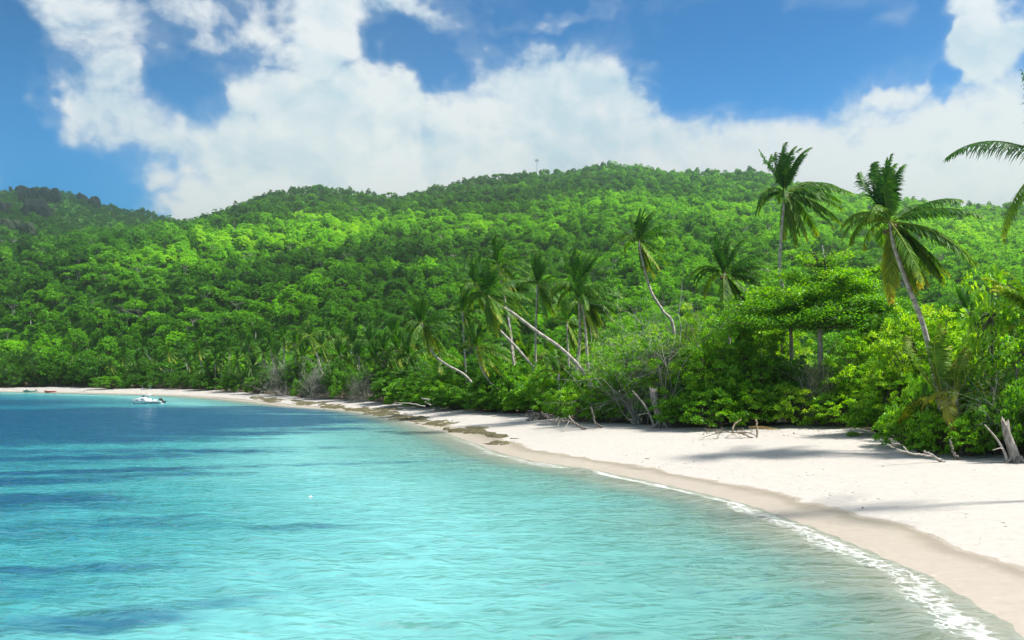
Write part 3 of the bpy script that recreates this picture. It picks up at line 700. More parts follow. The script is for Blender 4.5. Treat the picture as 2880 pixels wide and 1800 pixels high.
for i, (px, py) in enumerate(GROVE):
    back = 6 + 26 * np.interp(py, [940, 1030], [1, 0]) + 5 * RNG.random()
    Y = far_shore_Y(px, back); k = int(RNG.integers(0, 5)); cm, tm, top = PROTO_PALM[k]
    x = (px - CX) * Y / F; zt = H + (HY - py) * Y / F; g = gz(x, Y); hgt = max(zt - g, 3.0)
    if px > 1200: side = 'at the near end of the far palm grove'
    else:
        side = 'at the far left end of the beach' if px < 330 else 'in the thin row behind the moored motorboat' if px < 600 else 'in the far grove left of the grey shrubs' if px < 780 else 'in the far grove above the grey shrubs' if px < 1000 else 'in the far grove behind the dark rounded bushes'
    tier = 'in the tall back row' if py < 972 else 'of middle height' if py < 1004 else 'low in the front row'
    s = hgt / 8.0; sx = 0.85 + 0.3 * RNG.random()
    root = thing('coconut_palm', f'{lean_words[k]} {tier} {side}', 'palm tree', (x - top[0] * s, Y, g - 0.1), 0, 'palms of the far grove along the bay')
    t = add_obj('trunk', tm, root, (0, 0, 0), 0, (s, 1, s))
    c = add_obj('crown', cm, root, (top[0] * s, 0, top[2] * s), (RNG.random() - 0.5) * 0.9, sx); c['tint'] = float(RNG.normal() * 0.05 - 0.02)

# ------------------------------------------------------------------ shrubs and broadleaf trees near the beach
BUSH = []       # (crown mesh, stem mesh) of unit-ish shrubs: radius 3 wide, 3.2 high
for k in range(6):
    r = np.random.default_rng(300 + k)
    mb, c = crown(r, 170, 66, (3.0, 2.6, 2.0), 0.22, 1.35, 0.16, -0.45, 0.5, 0.62, 0.32)
    st = limbs(r, c, (0, 0, 0), (0, 0, 0.3), 0, 5)
    BUSH.append((mb.mesh('foliage', M_LEAF), st.mesh('stems', M_BARK, True)))
TREE = []       # taller broad-leaved trees: crown radius 4, height 9
for k in range(5):
    r = np.random.default_rng(340 + k)
    mb, c = crown(r, 220, 90, (4.0, 3.6, 4.0), 0.245, 4.8, 0.15, -0.85, 0.55, 0.5, 0.38)
    st = limbs(r, c, (0, 0, 0), (0.2, 0, 2.6), 0.22, 4)
    TREE.append((mb.mesh('crown', M_LEAF), st.mesh('trunk', M_BARK, True)))
SPARSE = []     # open grey-green trees with bare pale twigs
for k in range(3):
    r = np.random.default_rng(380 + k)
    mb, c = crown(r, 240, 44, (4.0, 3.6, 3.9), 0.24, 4.2, 0.15, -0.7, 0.5, 0.45, 0.4)
    tw = twigs(r, 34, (4.1, 3.5, 4.5), 4.4, 0.040, 1.0, 3, 0.12)
    SPARSE.append((mb.mesh('crown', M_LEAF), tw.mesh('branches', M_PALEBARK)))
GREY = []       # leafless grey shrubs
for k in range(3):
    r = np.random.default_rng(390 + k)
    tw = twigs(r, 60, (3.0, 2.6, 2.4), 0.9, 0.022, 0.9, 4, 0.5)
    mb, c = crown(r, 150, 44, (2.9, 2.5, 2.1), 0.19, 1.45, 0.2, -0.6, 0.35, 0.5, 0.3)
    GREY.append((mb.mesh('foliage', M_GREYLEAF), tw.mesh('branches', M_PALEBARK)))
BIGLEAF = []    # large-leaved sapling
for k in range(2):
    r = np.random.default_rng(395 + k)
    mb, c = crown(r, 95, 16, (2.0, 1.8, 3.2), 0.34, 4.3, 0.26, -0.95, 0.6, 0.35, 0.35)
    st = limbs(r, c, (0, 0, 0), (0.1, 0, 5.5), 0.09, 3)
    BIGLEAF.append((mb.mesh('crown', M_LEAF), st.mesh('trunk', M_BARK, True)))

KINDS = {'bush': (BUSH, 3.0, 3.2, 'shrub', 'shrub', 'foliage', 'stems'), 'tree': (TREE, 4.2, 8.9, 'broadleaf_tree', 'tree', 'crown', 'trunk'), 'sparse': (SPARSE, 4.2, 8.6, 'twiggy_tree', 'tree', 'crown', 'branches'),
         'grey': (GREY, 3.0, 3.6, 'grey_shrub', 'shrub', 'foliage', 'branches'), 'big': (BIGLEAF, 2.4, 7.6, 'large_leaved_sapling', 'tree', 'crown', 'trunk')}
def plant(kd, px, ptop, hw, Y, tint, label, group, base_py=None, v=None):
    proto, R0, H0, nm, cat, n1, n2 = KINDS[kd]
    if base_py is not None: Y = at_ground(px, base_py)[1] + hw * 0.8 * at_ground(px, base_py)[1] / F
    x = (px - CX) * Y / F; g = gz(x, Y); hgt = H + (HY - ptop) * Y / F - g; R = hw * Y / F
    i = int(RNG.integers(len(proto))) if v is None else v
    cm, tm = proto[i]
    root = thing(nm, label, cat, (x, Y, g - 0.05), float(RNG.random() * 6.28), group)
    sc = (R / R0, R / R0, hgt / H0)
    a = add_obj(n1, cm, root, (0, 0, 0), 0, sc); a['tint'] = float(tint + (0.11 if px > 1690 else 0.05 if px > 1450 else 0.0))
    add_obj(n2, tm, root, (0, 0, 0), 0, sc)
    return root

GF = 'shrubs and trees along the back of the beach'
# front row on the right and middle (photo column, top row, half width, foot row)
FRONT = [
 ('bush', 2475, 1125, 88, 1228, 0.42, 'dark green mounded shrub at the inner corner of the wide sand'),
 ('bush', 2545, 1150, 70, 1262, 0.46, 'low glossy shrub right beside the dark young palm'),
 ('bush', 2640, 1165, 85, 1285, 0.50, 'bright rounded shrub in front of the thin young palm trunk'),
 ('bush', 2725, 1180, 80, 1292, 0.50, 'rounded shrub between the driftwood branches and the big stump'),
 ('bush', 2590, 1210, 42, 1282, 0.40, 'small dark shrub leaning over the pale driftwood branch'),
 ('bush', 2800, 1130, 95, 1290, 0.38, 'twig-filled dense shrub just left of the stump at the right edge'),
 ('bush', 2930, 1080, 110, 1300, 0.36, 'dense dark shrub cut by the right edge above the stump'),
 ('bush', 2360, 1110, 88, 1206, 0.60, 'bright green shrub at the back of the sand, left of the inner corner'),
 ('bush', 2240, 1090, 84, 1203, 0.66, 'yellow-green shrub below the tiered tree'),
 ('bush', 2120, 1100, 95, 1206, 0.52, 'large-leaved shrub overhanging the dead fallen branch'),
 ('bush', 2000, 1105, 100, 1212, 0.44, 'twiggy overhanging shrub right of the thick pale stump'),
 ('bush', 1905, 1120, 70, 1208, 0.42, 'low twiggy shrub touching the thick pale stump'),
 ('bush', 1725, 1115, 78, 1193, 0.46, 'dark rounded shrub left of the thick pale stump'),
 ('bush', 1640, 1085, 82, 1190, 0.58, 'bright rounded shrub in front of the crossing palm trunks'),
 ('bush', 1580, 1110, 46, 1178, 0.52, 'small bright shrub at the tangled driftwood roots'),
 ('bush', 1500, 1075, 82, 1168, 0.46, 'rounded green shrub behind the tangled driftwood roots'),
 ('bush', 1425, 1085, 72, 1165, 0.42, 'rounded shrub at the foot of the yellowish crooked palm'),
 ('bush', 1345, 1090, 76, 1160, 0.40, 'dense green shrub right of the white dead trunk'),
 ('bush', 1275, 1095, 60, 1155, 0.36, 'dark shrub just above the white dead trunk'),
 ('bush', 1180, 1080, 75, 1146, 0.30, 'dark shrub with bare lower twigs left of the white dead trunk'),
 ('bush', 1095, 1065, 66, 1138, 0.32, 'dark wide shrub above the widest rock ledge'),
 ('grey', 1030, 1065, 48, 1132, 0.30, 'grey leafless shrub, nearest of the three grey ones'),
 ('bush', 975, 1048, 44, 1128, 0.46, 'yellowish-green shrub between two grey leafless shrubs'),
 ('grey', 905, 1052, 56, 1123, 0.34, 'grey-brown twiggy shrub, middle of the three grey ones'),
 ('bush', 850, 1072, 30, 1119, 0.46, 'small bright shrub in front of the grey bare shrubs'),
 ('grey', 800, 1016, 58, 1114, 0.20, 'large silver-grey leafless shrub, farthest of the three grey ones'),
 ('bush', 725, 1062, 45, 1108, 0.40, 'low green shrub left of the large silver-grey shrub'),
 ('bush', 660, 1058, 45, 1103, 0.34, 'low dark shrub below the front palms of the far grove'),
 ('bush', 590, 1055, 46, 1099, 0.36, 'wide low shrub on the sand edge right of the moored motorboat'),
 ('bush', 520, 1050, 40, 1096, 0.30, 'dark shrub on the far sand just right of the moored motorboat'),
 ('bush', 455, 1050, 40, 1094, 0.28, 'dark shrub on the far sand right behind the motorboat antennas'),
 ('bush', 385, 1056, 38, 1093, 0.30, 'dark shrub on the far sand behind the motorboat bow'),
 ('bush', 310, 1060, 48, 1096, 0.44, 'bright low shrub reaching out on the far sand left of the motorboat'),
 ('bush', 230, 1046, 40, 1089, 0.26, 'dark shrub behind the far driftwood log'),
 ('bush', 160, 1040, 40, 1088, 0.28, 'dark shrub behind the red rowing boat'),
 ('bush', 95, 1040, 40, 1089, 0.26, 'dark shrub behind the turquoise boat'),
 ('bush', 30, 1036, 42, 1091, 0.28, 'dark shrub at the left edge on the far sand'),
 ('bush', -50, 1036, 46, 1091, 0.28, 'dark shrub just outside the left edge of the far beach')]
for kd, px, top, hw, by, tint, lab in FRONT:
    plant(kd, px, top, hw, None, tint, lab, GF, by)
# second row and taller trees
BACK = [
 ('sparse', 1800, 900, 135, 4, 0.42, 'open grey-green tree with bare pale twigs at its top, over the thick pale stump'),
 ('sparse', 1735, 965, 90, 5, 0.46, 'small pale twiggy tree at the left end of the bright tree row'),
 ('tree', 1925, 895, 110, 9, 0.62, 'bright green leafy tree right of the bare twiggy tree'),
 ('tree', 1990, 905, 100, 5, 0.50, 'green tree between the bright leafy tree and the dark shaded one'),
 ('tree', 2085, 880, 100, 9, 0.48, 'dark shaded tree under the left arm of the tiered tree'),
 ('tree', 2150, 950, 90, 5, 0.44, 'dark leafy tree beside the pale trunk of the tiered tree'),
 ('tree', 2175, 868, 100, 22, 0.62, 'yellow-green tree just behind the left end of the tiered tree'),
 ('tree', 2440, 935, 105, 8, 0.56, 'green tree under the right arm of the tiered tree'),
 ('tree', 2560, 862, 115, 10, 0.64, 'glowing yellow-green tree beside the tall palm trunk'),
 ('tree', 2470, 880, 95, 16, 0.60, 'yellow-green tree between the tiered tree and the tall palm'),
 ('tree', 2505, 1020, 95, 4, 0.60, 'green tree in front of the glowing yellow-green tree'),
 ('tree', 2655, 900, 95, 14, 0.60, 'yellow-green tree right of the tall palm trunk'),
 ('tree', 2390, 1030, 90, 4, 0.58, 'rounded bright tree between the dry twigs and the tall palm'),
 ('tree', 2230, 1010, 70, 5, 0.36, 'shadowy tree left of the pale trunk of the tiered tree'),
 ('grey', 2330, 1020, 75, 3, 0.60, 'dry straw-coloured twig shrub in front of the tiered tree'),
 ('big', 2790, 735, 95, 3.5, 0.62, 'tall thin large-leaved sapling near the right edge'),
 ('big', 2875, 880, 100, 3, 0.48, 'large-leaved sapling cut by the right edge'),
 ('tree', 2770, 930, 110, 12, 0.60, 'bright tree behind the tall large-leaved sapling'),
 ('tree', 2870, 960, 120, 8, 0.60, 'bright leafy tree behind the sapling at the right edge'),
 ('tree', 2950, 900, 120, 10, 0.60, 'bright leafy tree just outside the right edge'),
 ('sparse', 2815, 1060, 120, 2, 0.42, 'open twiggy tree spreading over the stump at the right edge'),
 ('tree', 2690, 1060, 90, 6, 0.56, 'green tree behind the bright young palm'),
 ('bush', 1560, 1040, 80, 8, 0.50, 'shrub behind the trunkless young palm'),
 ('bush', 1690, 1030, 80, 8, 0.60, 'bright shrub right of the two upright palm trunks'),
 ('bush', 1470, 1030, 80, 6, 0.50, 'bright shrub behind the foot of the brown leaning palm'),
 ('bush', 1390, 1040, 75, 6, 0.42, 'shrub behind the crooked yellowish palm'),
 ('tree', 1250, 1030, 70, 8, 0.32, 'dark tree behind the bowed trunk of the leftmost big palm'),
 ('tree', 1180, 1035, 60, 8, 0.32, 'dark tree below the leftmost big palm crown'),
 ('tree', 1100, 1035, 60, 8, 0.34, 'dark tree behind the wide shrub above the rock ledge'),
 ('tree', 1330, 1035, 60, 10, 0.40, 'dark tree behind the crooked yellowish palm and its shrubs'),
 ('tree', 1415, 1000, 60, 22, 0.46, 'green tree in the gap under the middle palm cluster'),
 ('tree', 1530, 985, 70, 30, 0.54, 'green tree under the straight dark palm'),
 ('tree', 1610, 975, 70, 34, 0.54, 'green tree behind the two upright palm trunks'),
 ('tree', 1700, 955, 70, 34, 0.56, 'green tree right of the middle palm cluster'),
 ('tree', 1780, 940, 80, 26, 0.58, 'pale green tree behind the bare twiggy tree'),
]
for kd, px, top, hw, Y, tint, lab in BACK:
    plant(kd, px, top, hw, float(veg_Y(px)) + Y, tint, lab, GF)
# shrubs closing the second row
for i in range(40):
    px = 1160 + i * 46 + RNG.normal() * 8; dv = 3.0 + 5 * RNG.random(); Y = float(veg_Y(px)) + dv
    base = HY + (H - 1.5) * F / Y; top = base - (75 + 75 * RNG.random()) * 60 / Y * (1.5 if px > 1700 else 1.25)
    where = 'behind the dark front shrubs left of the middle palms' if px < 1420 else 'among the feet of the middle palms' if px < 1720 else 'below the bright leafy trees' if px < 2200 else 'below the tiered tree' if px < 2470 else 'around the young palms at the right'
    tn = 0.34 + 0.26 * RNG.random(); word = 'dark green' if tn < 0.43 else 'mid green' if tn < 0.52 else 'light green'
    plant('bush', px, top, 52 + 22 * RNG.random(), Y, tn, f'{word} second-row shrub {where}', 'second-row shrubs behind the beach')
# the same growth goes on beyond the right edge
for i, (px, dv, hw, hp) in enumerate([(3010, 2, 110, 190), (3130, 3, 120, 210), (3260, 3, 120, 200), (3400, 3, 130, 210), (3060, 8, 150, 420), (3200, 9, 150, 440), (3350, 9, 160, 430), (3500, 8, 160, 400)]):
    Y = float(veg_Y(px)) + dv; tall = hp > 300
    plant('tree' if tall else 'bush', px, HY + (H - 1.5) * F / Y - hp, hw, Y, 0.5, ('leafy tree' if tall else 'rounded shrub') + ' beyond the right edge behind the near palm', 'growth beyond the right edge')
# trees right behind the far beach
for i in range(46):
    px = -120 + i * 29 + RNG.normal() * 8
    Y = far_shore_Y(px, 8 + 14 * RNG.random()) if px > 0 else 420 + 20 * RNG.random()
    top = np.interp(px, [-100, 60, 200, 400, 600, 1250], [985, 985, 1010, 1025, 1040, 1035]) + RNG.normal() * 12
    where = 'at the left end of the bay' if px < 330 else 'behind the moored motorboat' if px < 520 else 'among the far grove palms' if px < 1000 else 'behind the dark rounded bushes'
    tn = 0.24 + 0.16 * RNG.random(); word = 'dark' if tn < 0.30 else 'mid green' if tn < 0.36 else 'olive green'
    plant('tree', px, top, 24 + 10 * RNG.random(), Y, tn, f'{word} coastal tree {where} in a closed row', 'coastal trees behind the far sand')

# ------------------------------------------------------------------ the tiered tree
def tiered_tree():
    Y = float(veg_Y(2303)) + 6; rng = np.random.default_rng(5)
    b = P3(2303, 1150, Y); base = np.array([b[0], Y, gz(b[0], Y) - 0.1]); m = Y / F
    root = thing('tiered_tree', 'dark flat-layered tree with a pale trunk and thin open top, beside the tall palm', 'tree', base, 0, GF)
    def lp(px, py, dy=0.0): return P3(px, py, Y) + np.array([0, dy, 0]) - base
    tr = MB(); tr.tube(catmull([lp(2300, 1190), lp(2303, 1100), lp(2308, 1000), lp(2306, 930), lp(2318, 850), lp(2322, 760), lp(2312, 690)], 24), np.linspace(0.34, 0.05, 24), 8, 0.6)
    add_obj('trunk', tr.mesh('trunk', M_PALEBARK, True), root)
    tiers = [(912, 300, 7.5, 420, 15, 2290), (872, 300, 7.0, 460, 17, 2340), (838, 190, 4.8, 220, 9, 2270), (805, 125, 3.6, 150, 8, 2330), (775, 95, 2.8, 80, 7, 2350), (742, 70, 2.2, 30, 6, 2300)]
    for py, hw, dep, nc, nb, tx in tiers:
        lf = MB(); br = MB(); zc = lp(tx, py)
        n = nc; a = rng.random(n) * 6.28; r = rng.random(n) ** 0.55
        # arms: leaves gather along radiating flat branches
        arms = np.arange(nb) * 6.28 / nb + rng.normal(size=nb) * 0.15
        a = arms[rng.integers(nb, size=n)] + rng.normal(size=n) * 0.16
        ak = rng.integers(nb, size=n); armL = 0.45 + 0.75 * rng.random(nb); armZ = rng.normal(size=nb) * 0.45; a = arms[ak] + rng.normal(size=n) * 0.22; r = r * armL[ak]
        c = np.stack([zc[0] + np.cos(a) * r * hw * m, np.sin(a) * r * dep, zc[2] + (0.45 + armZ[ak]) * r + rng.normal(size=n) * 0.22], 1)
        for k in range(nb):
            e = np.array([zc[0] + math.cos(arms[k]) * hw * m * armL[k], math.sin(arms[k]) * dep * armL[k], zc[2] + (0.4 + armZ[k]) * armL[k]])
            br.tube(catmull([np.array([zc[0], 0, zc[2] - 0.25]), (np.array([zc[0], 0, zc[2] - 0.25]) + e) / 2 + rng.normal(size=3) * 0.12, e], 8), np.linspace(0.07, 0.015, 8), 4, 0.3, cap=False)
            for q in range(7):
                t = 0.25 + 0.7 * rng.random(); p = np.array([zc[0], 0, zc[2] - 0.25]) * (1 - t) + e * t
                br.tube([p, p + rng.normal(size=3) * [0.5, 0.5, 0.12] + [0, 0, 0.1], p + rng.normal(size=3) * [0.9, 0.9, 0.15] + [0, 0, 0.2]], [0.02, 0.015, 0.008], 3, 0.3, cap=False)
        per = 36; k = n * per; ci = np.repeat(np.arange(n), per)
        p = c[ci] + rng.normal(size=(k, 3)) * [0.36, 0.36, 0.2]
        d = unit(rng.normal(size=(k, 3)) * [1, 1, 0.35] + [0, 0, 0.1]); nn = unit(np.array([0, 0, 1.0]) + 0.45 * rng.normal(size=(k, 3)))
        L = 0.26 * (0.6 + 0.8 * rng.random(k)); lf.leaves(p, d, nn, L, L * 0.55, 0.5 * rng.random(n)[ci] + 0.5 * rng.random(k))
        o = add_obj('leaf_tier', lf.mesh('leaf_tier', M_LEAF), root); o['tint'] = 0.42 if py > 850 else 0.58  # underside shade painted in: lower tiers get the darker tint
        add_obj('branches', br.mesh('branches', M_BARK), root)
    # the long right-hand bough and the thin bare top
    bo = MB(); e0 = lp(2330, 800); pts = catmull([e0, lp(2400, 780), lp(2470, 758, -0.3), lp(2545, 742, -0.5)], 14); bo.tube(pts, np.linspace(0.07, 0.02, 14), 5, 0.3)
    for q in range(16):
        s0 = lp(2318, 800 - q * 7); an = rng.random() * 6.28; ln = 1.1 + 1.4 * rng.random()
        e = s0 + np.array([math.cos(an) * ln * 1.2, math.sin(an) * ln, 0.55 * ln]); bo.tube(catmull([s0, (s0 + e) / 2 + rng.normal(size=3) * 0.15, e], 6), np.linspace(0.035, 0.008, 6), 4, 0.3, cap=False)
        for w in range(4):
            t = 0.4 + 0.6 * rng.random(); p = s0 * (1 - t) + e * t; bo.tube([p, p + rng.normal(size=3) * 0.4 + [0, 0, 0.15]], [0.014, 0.006], 3, 0.3, cap=False)
    add_obj('bough', bo.mesh('bough', M_BARK), root)
    lf = MB(); k = 1500; t = rng.random(k) ** 0.7; ii = np.minimum((t * 13).astype(int), 12)
    p = pts[ii] + rng.normal(size=(k, 3)) * [0.25, 0.35, 0.14] + [0, 0, 0.05]; d = unit(rng.normal(size=(k, 3)) * [1, 1, .4]); nn = unit(np.array([0, 0, 1.0]) + 0.5 * rng.normal(size=(k, 3))); L = 0.24 * (0.6 + 0.8 * rng.random(k))
    lf.leaves(p, d, nn, L, L * 0.55, rng.random(k)); o = add_obj('bough_leaves', lf.mesh('bough_leaves', M_LEAF), root); o['tint'] = 0.62
tiered_tree()

# ------------------------------------------------------------------ hill forest
FT = []
def forest_proto(k):
    r = np.random.default_rng(400 + k)
    hi = k >= 8; n, per, leaf = (170, 44, 0.38) if hi else (84, 17, 0.70)
    shape = k % 4
    R = [(4.2, 4.0, 3.4), (3.9, 4.0, 4.2), (4.8, 4.6, 2.6), (3.2, 3.2, 4.8)][shape]; zc = [5.0, 5.6, 6.0, 6.0][shape]
    mb, c = crown(r, n, per, R, leaf, zc, 0.22 if not hi else 0.17, -0.25, 0.75 if not hi else 0.6, 0.70, 0.24, 1.9)
    st = limbs(r, c, (0, 0, 0), (0, 0, zc * 0.62), 0.22, max(2, n // 16), None, 5, 5)
    return mb, st
for k in range(12): FT.append(forest_proto(k))
def open_proto(seed):
    r = np.random.default_rng(seed); mb, c = crown(r, 40, 13, (4.6, 4.4, 2.0), 0.7, 8.0, 0.24, -0.2, 0.7, 0.3, 0.3, 1.2)
    return mb, limbs(r, c, (0, 0, 0), (0, 0, 5.0), 0.3, 4, None, 6, 5, 0.03)
FT += [open_proto(470), open_proto(471)]
M_FTRUNK = bark_material('forest_bark', (0.045, 0.045, 0.035), (0.16, 0.16, 0.13))
HI = [(a.mesh('crown', M_FOREST), b.mesh('trunk', M_FTRUNK, True)) for a, b in FT[8:12]]

def flat_top(seed, hi=True):
    r = np.random.default_rng(seed); mb = MB(); n = 130
    a = r.random(n) * 6.28; rr = r.random(n) ** 0.55; tier = r.integers(0, 3, n)
    c = np.stack([np.cos(a) * rr * 6.5, np.sin(a) * rr * 6.0, 9.5 - 1.5 * rr ** 2 - tier * 1.1 + r.normal(size=n) * 0.25], 1)
    per = 34; ci = np.repeat(np.arange(n), per); k = n * per
    p = c[ci] + r.normal(size=(k, 3)) * [0.55, 0.55, 0.14]; d = unit(r.normal(size=(k, 3)) * [1, 1, .3]); nn = unit(np.array([0, 0, 1.]) + 0.35 * r.normal(size=(k, 3))); L = 0.42 * (0.6 + 0.8 * r.random(k))
    mb.leaves(p, d, nn, L, L * 0.6, 0.5 * r.random(n)[ci] + 0.5 * r.random(k))
    st = limbs(r, c, (0, 0, 0), (0, 0, 4.5), 0.26, 7, None, 6, 5, 0.05)
    return mb.mesh('crown', M_FOREST), st.mesh('trunk', M_PALEBARK, True)
FLAT = [flat_top(430 + k) for k in range(3)]

def forest():
    rng = np.random.default_rng(99); sp = 5.1
    pts = []
    Yc = np.arange(100, 1240, sp)
    for y in Yc:
        xs = np.arange(-0.66 * y - 10, 0.66 * y + 10, sp)
        pts.append(np.stack([xs, np.full(len(xs), y)], 1))
    P = np.concatenate(pts); P = P + (rng.random(P.shape) - 0.5) * sp * 0.95
    z, s = ground_s(P[:, 0], P[:, 1])
    ok = s > np.interp(P[:, 1], [100, 160, 300, 420], [58, 46, 30, 28]); P = P[ok]; z = z[ok]; s = s[ok]
    # visibility of each tree top over the ground in front of it
    keep = np.ones(len(P), bool); el = (z + 11 - H) / P[:, 1]
    mx = np.full(len(P), -1.0)
    for t in np.linspace(0.25, 0.97, 34):
        g, _ = ground_s(P[:, 0] * t, P[:, 1] * t); mx = np.maximum(mx, (g + 3 - H) / (P[:, 1] * t))
    keep = el > mx - 0.006
    P = P[keep]; z = z[keep]; s = s[keep]; n = len(P)
    ridge = smooth(90, 210, z)
    size = (0.42 + 0.86 * rng.random(n) ** 2.6) * (1 - 0.34 * ridge) * (1 + 0.25 * (fbm(P[:, 0] / 60, P[:, 1] / 60, 2, 61) - 0.5) * 2)
    hsc = size * (0.8 + 0.45 * rng.random(n))
    # sunlight and cloud shade painted as tint: bright middle spurs, dark gullies and left hill
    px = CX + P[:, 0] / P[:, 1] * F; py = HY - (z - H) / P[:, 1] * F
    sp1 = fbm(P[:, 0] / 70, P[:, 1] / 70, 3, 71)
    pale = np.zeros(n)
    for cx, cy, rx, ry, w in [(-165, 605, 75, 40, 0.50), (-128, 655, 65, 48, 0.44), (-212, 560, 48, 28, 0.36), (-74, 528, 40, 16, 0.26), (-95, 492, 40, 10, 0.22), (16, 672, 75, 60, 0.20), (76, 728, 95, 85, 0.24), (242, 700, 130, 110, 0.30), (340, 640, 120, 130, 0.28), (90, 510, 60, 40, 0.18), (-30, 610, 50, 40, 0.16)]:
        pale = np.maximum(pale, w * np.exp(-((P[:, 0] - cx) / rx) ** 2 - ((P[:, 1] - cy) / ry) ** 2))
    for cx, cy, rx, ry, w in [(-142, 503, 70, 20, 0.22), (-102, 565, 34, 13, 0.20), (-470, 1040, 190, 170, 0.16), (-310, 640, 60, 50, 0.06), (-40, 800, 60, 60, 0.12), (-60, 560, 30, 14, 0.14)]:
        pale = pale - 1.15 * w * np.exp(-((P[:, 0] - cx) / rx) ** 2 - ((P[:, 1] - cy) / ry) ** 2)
    tint = 0.26 + pale + 0.50 * (sp1 - 0.5) + 0.30 * (rng.random(n) - 0.5) + 0.22 * (rng.random(n) < 0.08) - 0.12 * ridge + 0.14 * smooth(-50, 260, P[:, 0])  # lighter towards the right, painting bright haze into the tint
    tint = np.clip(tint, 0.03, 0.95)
    ang = size / P[:, 1]
    clear = (px > -40) & (px < 2920)
    order = np.argsort(-ang * clear); near = order[:285]; far = order[285:]
    zone = lambda a: 'low on the slope at the left' if a < 500 else 'on the lower slope behind the far grove' if a < 1150 else 'on the valley floor behind the middle palms' if a < 1700 else 'on the valley floor behind the bright tree row' if a < 2350 else 'in the hazy valley at the right'
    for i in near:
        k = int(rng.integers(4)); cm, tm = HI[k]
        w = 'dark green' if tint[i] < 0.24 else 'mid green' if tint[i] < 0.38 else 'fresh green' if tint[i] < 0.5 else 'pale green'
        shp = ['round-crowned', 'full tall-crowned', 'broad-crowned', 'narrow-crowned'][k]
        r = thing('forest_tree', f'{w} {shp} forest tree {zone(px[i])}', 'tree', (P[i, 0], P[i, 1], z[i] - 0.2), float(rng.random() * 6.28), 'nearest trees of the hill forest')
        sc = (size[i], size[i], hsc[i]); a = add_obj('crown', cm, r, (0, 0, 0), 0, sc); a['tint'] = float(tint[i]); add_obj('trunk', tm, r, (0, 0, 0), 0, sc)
    # the rest: one mass, drawn by geometry nodes
    protos = []
    for k in list(range(8)) + [12, 13]:
        a, b = FT[k]
        nv = a.n; V = np.concatenate(a.v + b.v)
        f3 = [x for x in a.f3] + [x + nv for x in b.f3]; f4 = [x for x in a.f4] + [x + nv for x in b.f4]
        f3 = np.concatenate(f3) if f3 else np.zeros((0, 3), int); f4 = np.concatenate(f4)
        var = np.concatenate(a.a3 + b.a3 + a.a4 + b.a4)
        m3 = np.concatenate([np.zeros(sum(map(len, a.f3))), np.ones(sum(map(len, b.f3)))]); m4 = np.concatenate([np.zeros(sum(map(len, a.f4))), np.ones(sum(map(len, b.f4)))])
        me = new_mesh('forest_tree_mesh', V, [f3, f4], False, {'var': var}, None, [M_FOREST, M_FTRUNK if k < 12 else M_PALEBARK], np.concatenate([m3, m4]))
        protos.append(bpy.data.objects.new('forest_tree_shape', me))
    m = len(far); me = bpy.data.meshes.new('forest'); me.vertices.add(m)
    me.vertices.foreach_set('co', np.stack([P[far, 0], P[far, 1], z[far] - 0.2], 1).astype(np.float32).ravel())
    def at(nm, t, key, val):
        a = me.attributes.new(nm, t, 'POINT'); a.data.foreach_set(key, val)
    at('size', 'FLOAT_VECTOR', 'vector', np.stack([size[far], size[far], hsc[far]], 1).astype(np.float32).ravel())
    at('turn', 'FLOAT_VECTOR', 'vector', np.stack([np.zeros(m), np.zeros(m), rng.random(m) * 6.28], 1).astype(np.float32).ravel())
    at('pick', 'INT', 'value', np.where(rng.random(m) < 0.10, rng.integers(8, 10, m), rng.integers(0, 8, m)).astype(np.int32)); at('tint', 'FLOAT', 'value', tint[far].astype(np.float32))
    ob = kind(add_obj('forest', me), 'stuff')
    ob['label'] = 'closed green forest of small crowns covering the hills'; ob['category'] = 'forest'
    ng = bpy.data.node_groups.new('forest_spread', 'GeometryNodeTree'); N = ng.nodes; Lk = ng.links
    ng.interface.new_socket('Geometry', in_out='INPUT', socket_type='NodeSocketGeometry'); ng.interface.new_socket('Geometry', in_out='OUTPUT', socket_type='NodeSocketGeometry')
    gi = N.new('NodeGroupInput'); go = N.new('NodeGroupOutput'); iop = N.new('GeometryNodeInstanceOnPoints'); g2i = N.new('GeometryNodeGeometryToInstance')
    for p in reversed(protos):
        oi = N.new('GeometryNodeObjectInfo'); oi.inputs['Object'].default_value = p; oi.inputs['As Instance'].default_value = True; Lk.new(oi.outputs['Geometry'], g2i.inputs[0])
    def na(nm, dt):
        q = N.new('GeometryNodeInputNamedAttribute'); q.data_type = dt; q.inputs['Name'].default_value = nm; return q.outputs['Attribute']
    Lk.new(gi.outputs[0], iop.inputs['Points']); Lk.new(g2i.outputs[0], iop.inputs['Instance']); iop.inputs['Pick Instance'].default_value = True
    Lk.new(na('pick', 'INT'), iop.inputs['Instance Index']); Lk.new(na('size', 'FLOAT_VECTOR'), iop.inputs['Scale'])
    e2r = N.new('FunctionNodeEulerToRotation'); Lk.new(na('turn', 'FLOAT_VECTOR'), e2r.inputs[0]); Lk.new(e2r.outputs[0], iop.inputs['Rotation'])
    Lk.new(iop.outputs[0], go.inputs[0])
    md = ob.modifiers.new('spread', 'NODES'); md.node_group = ng
    print('FOREST', n, len(near), m)
forest()

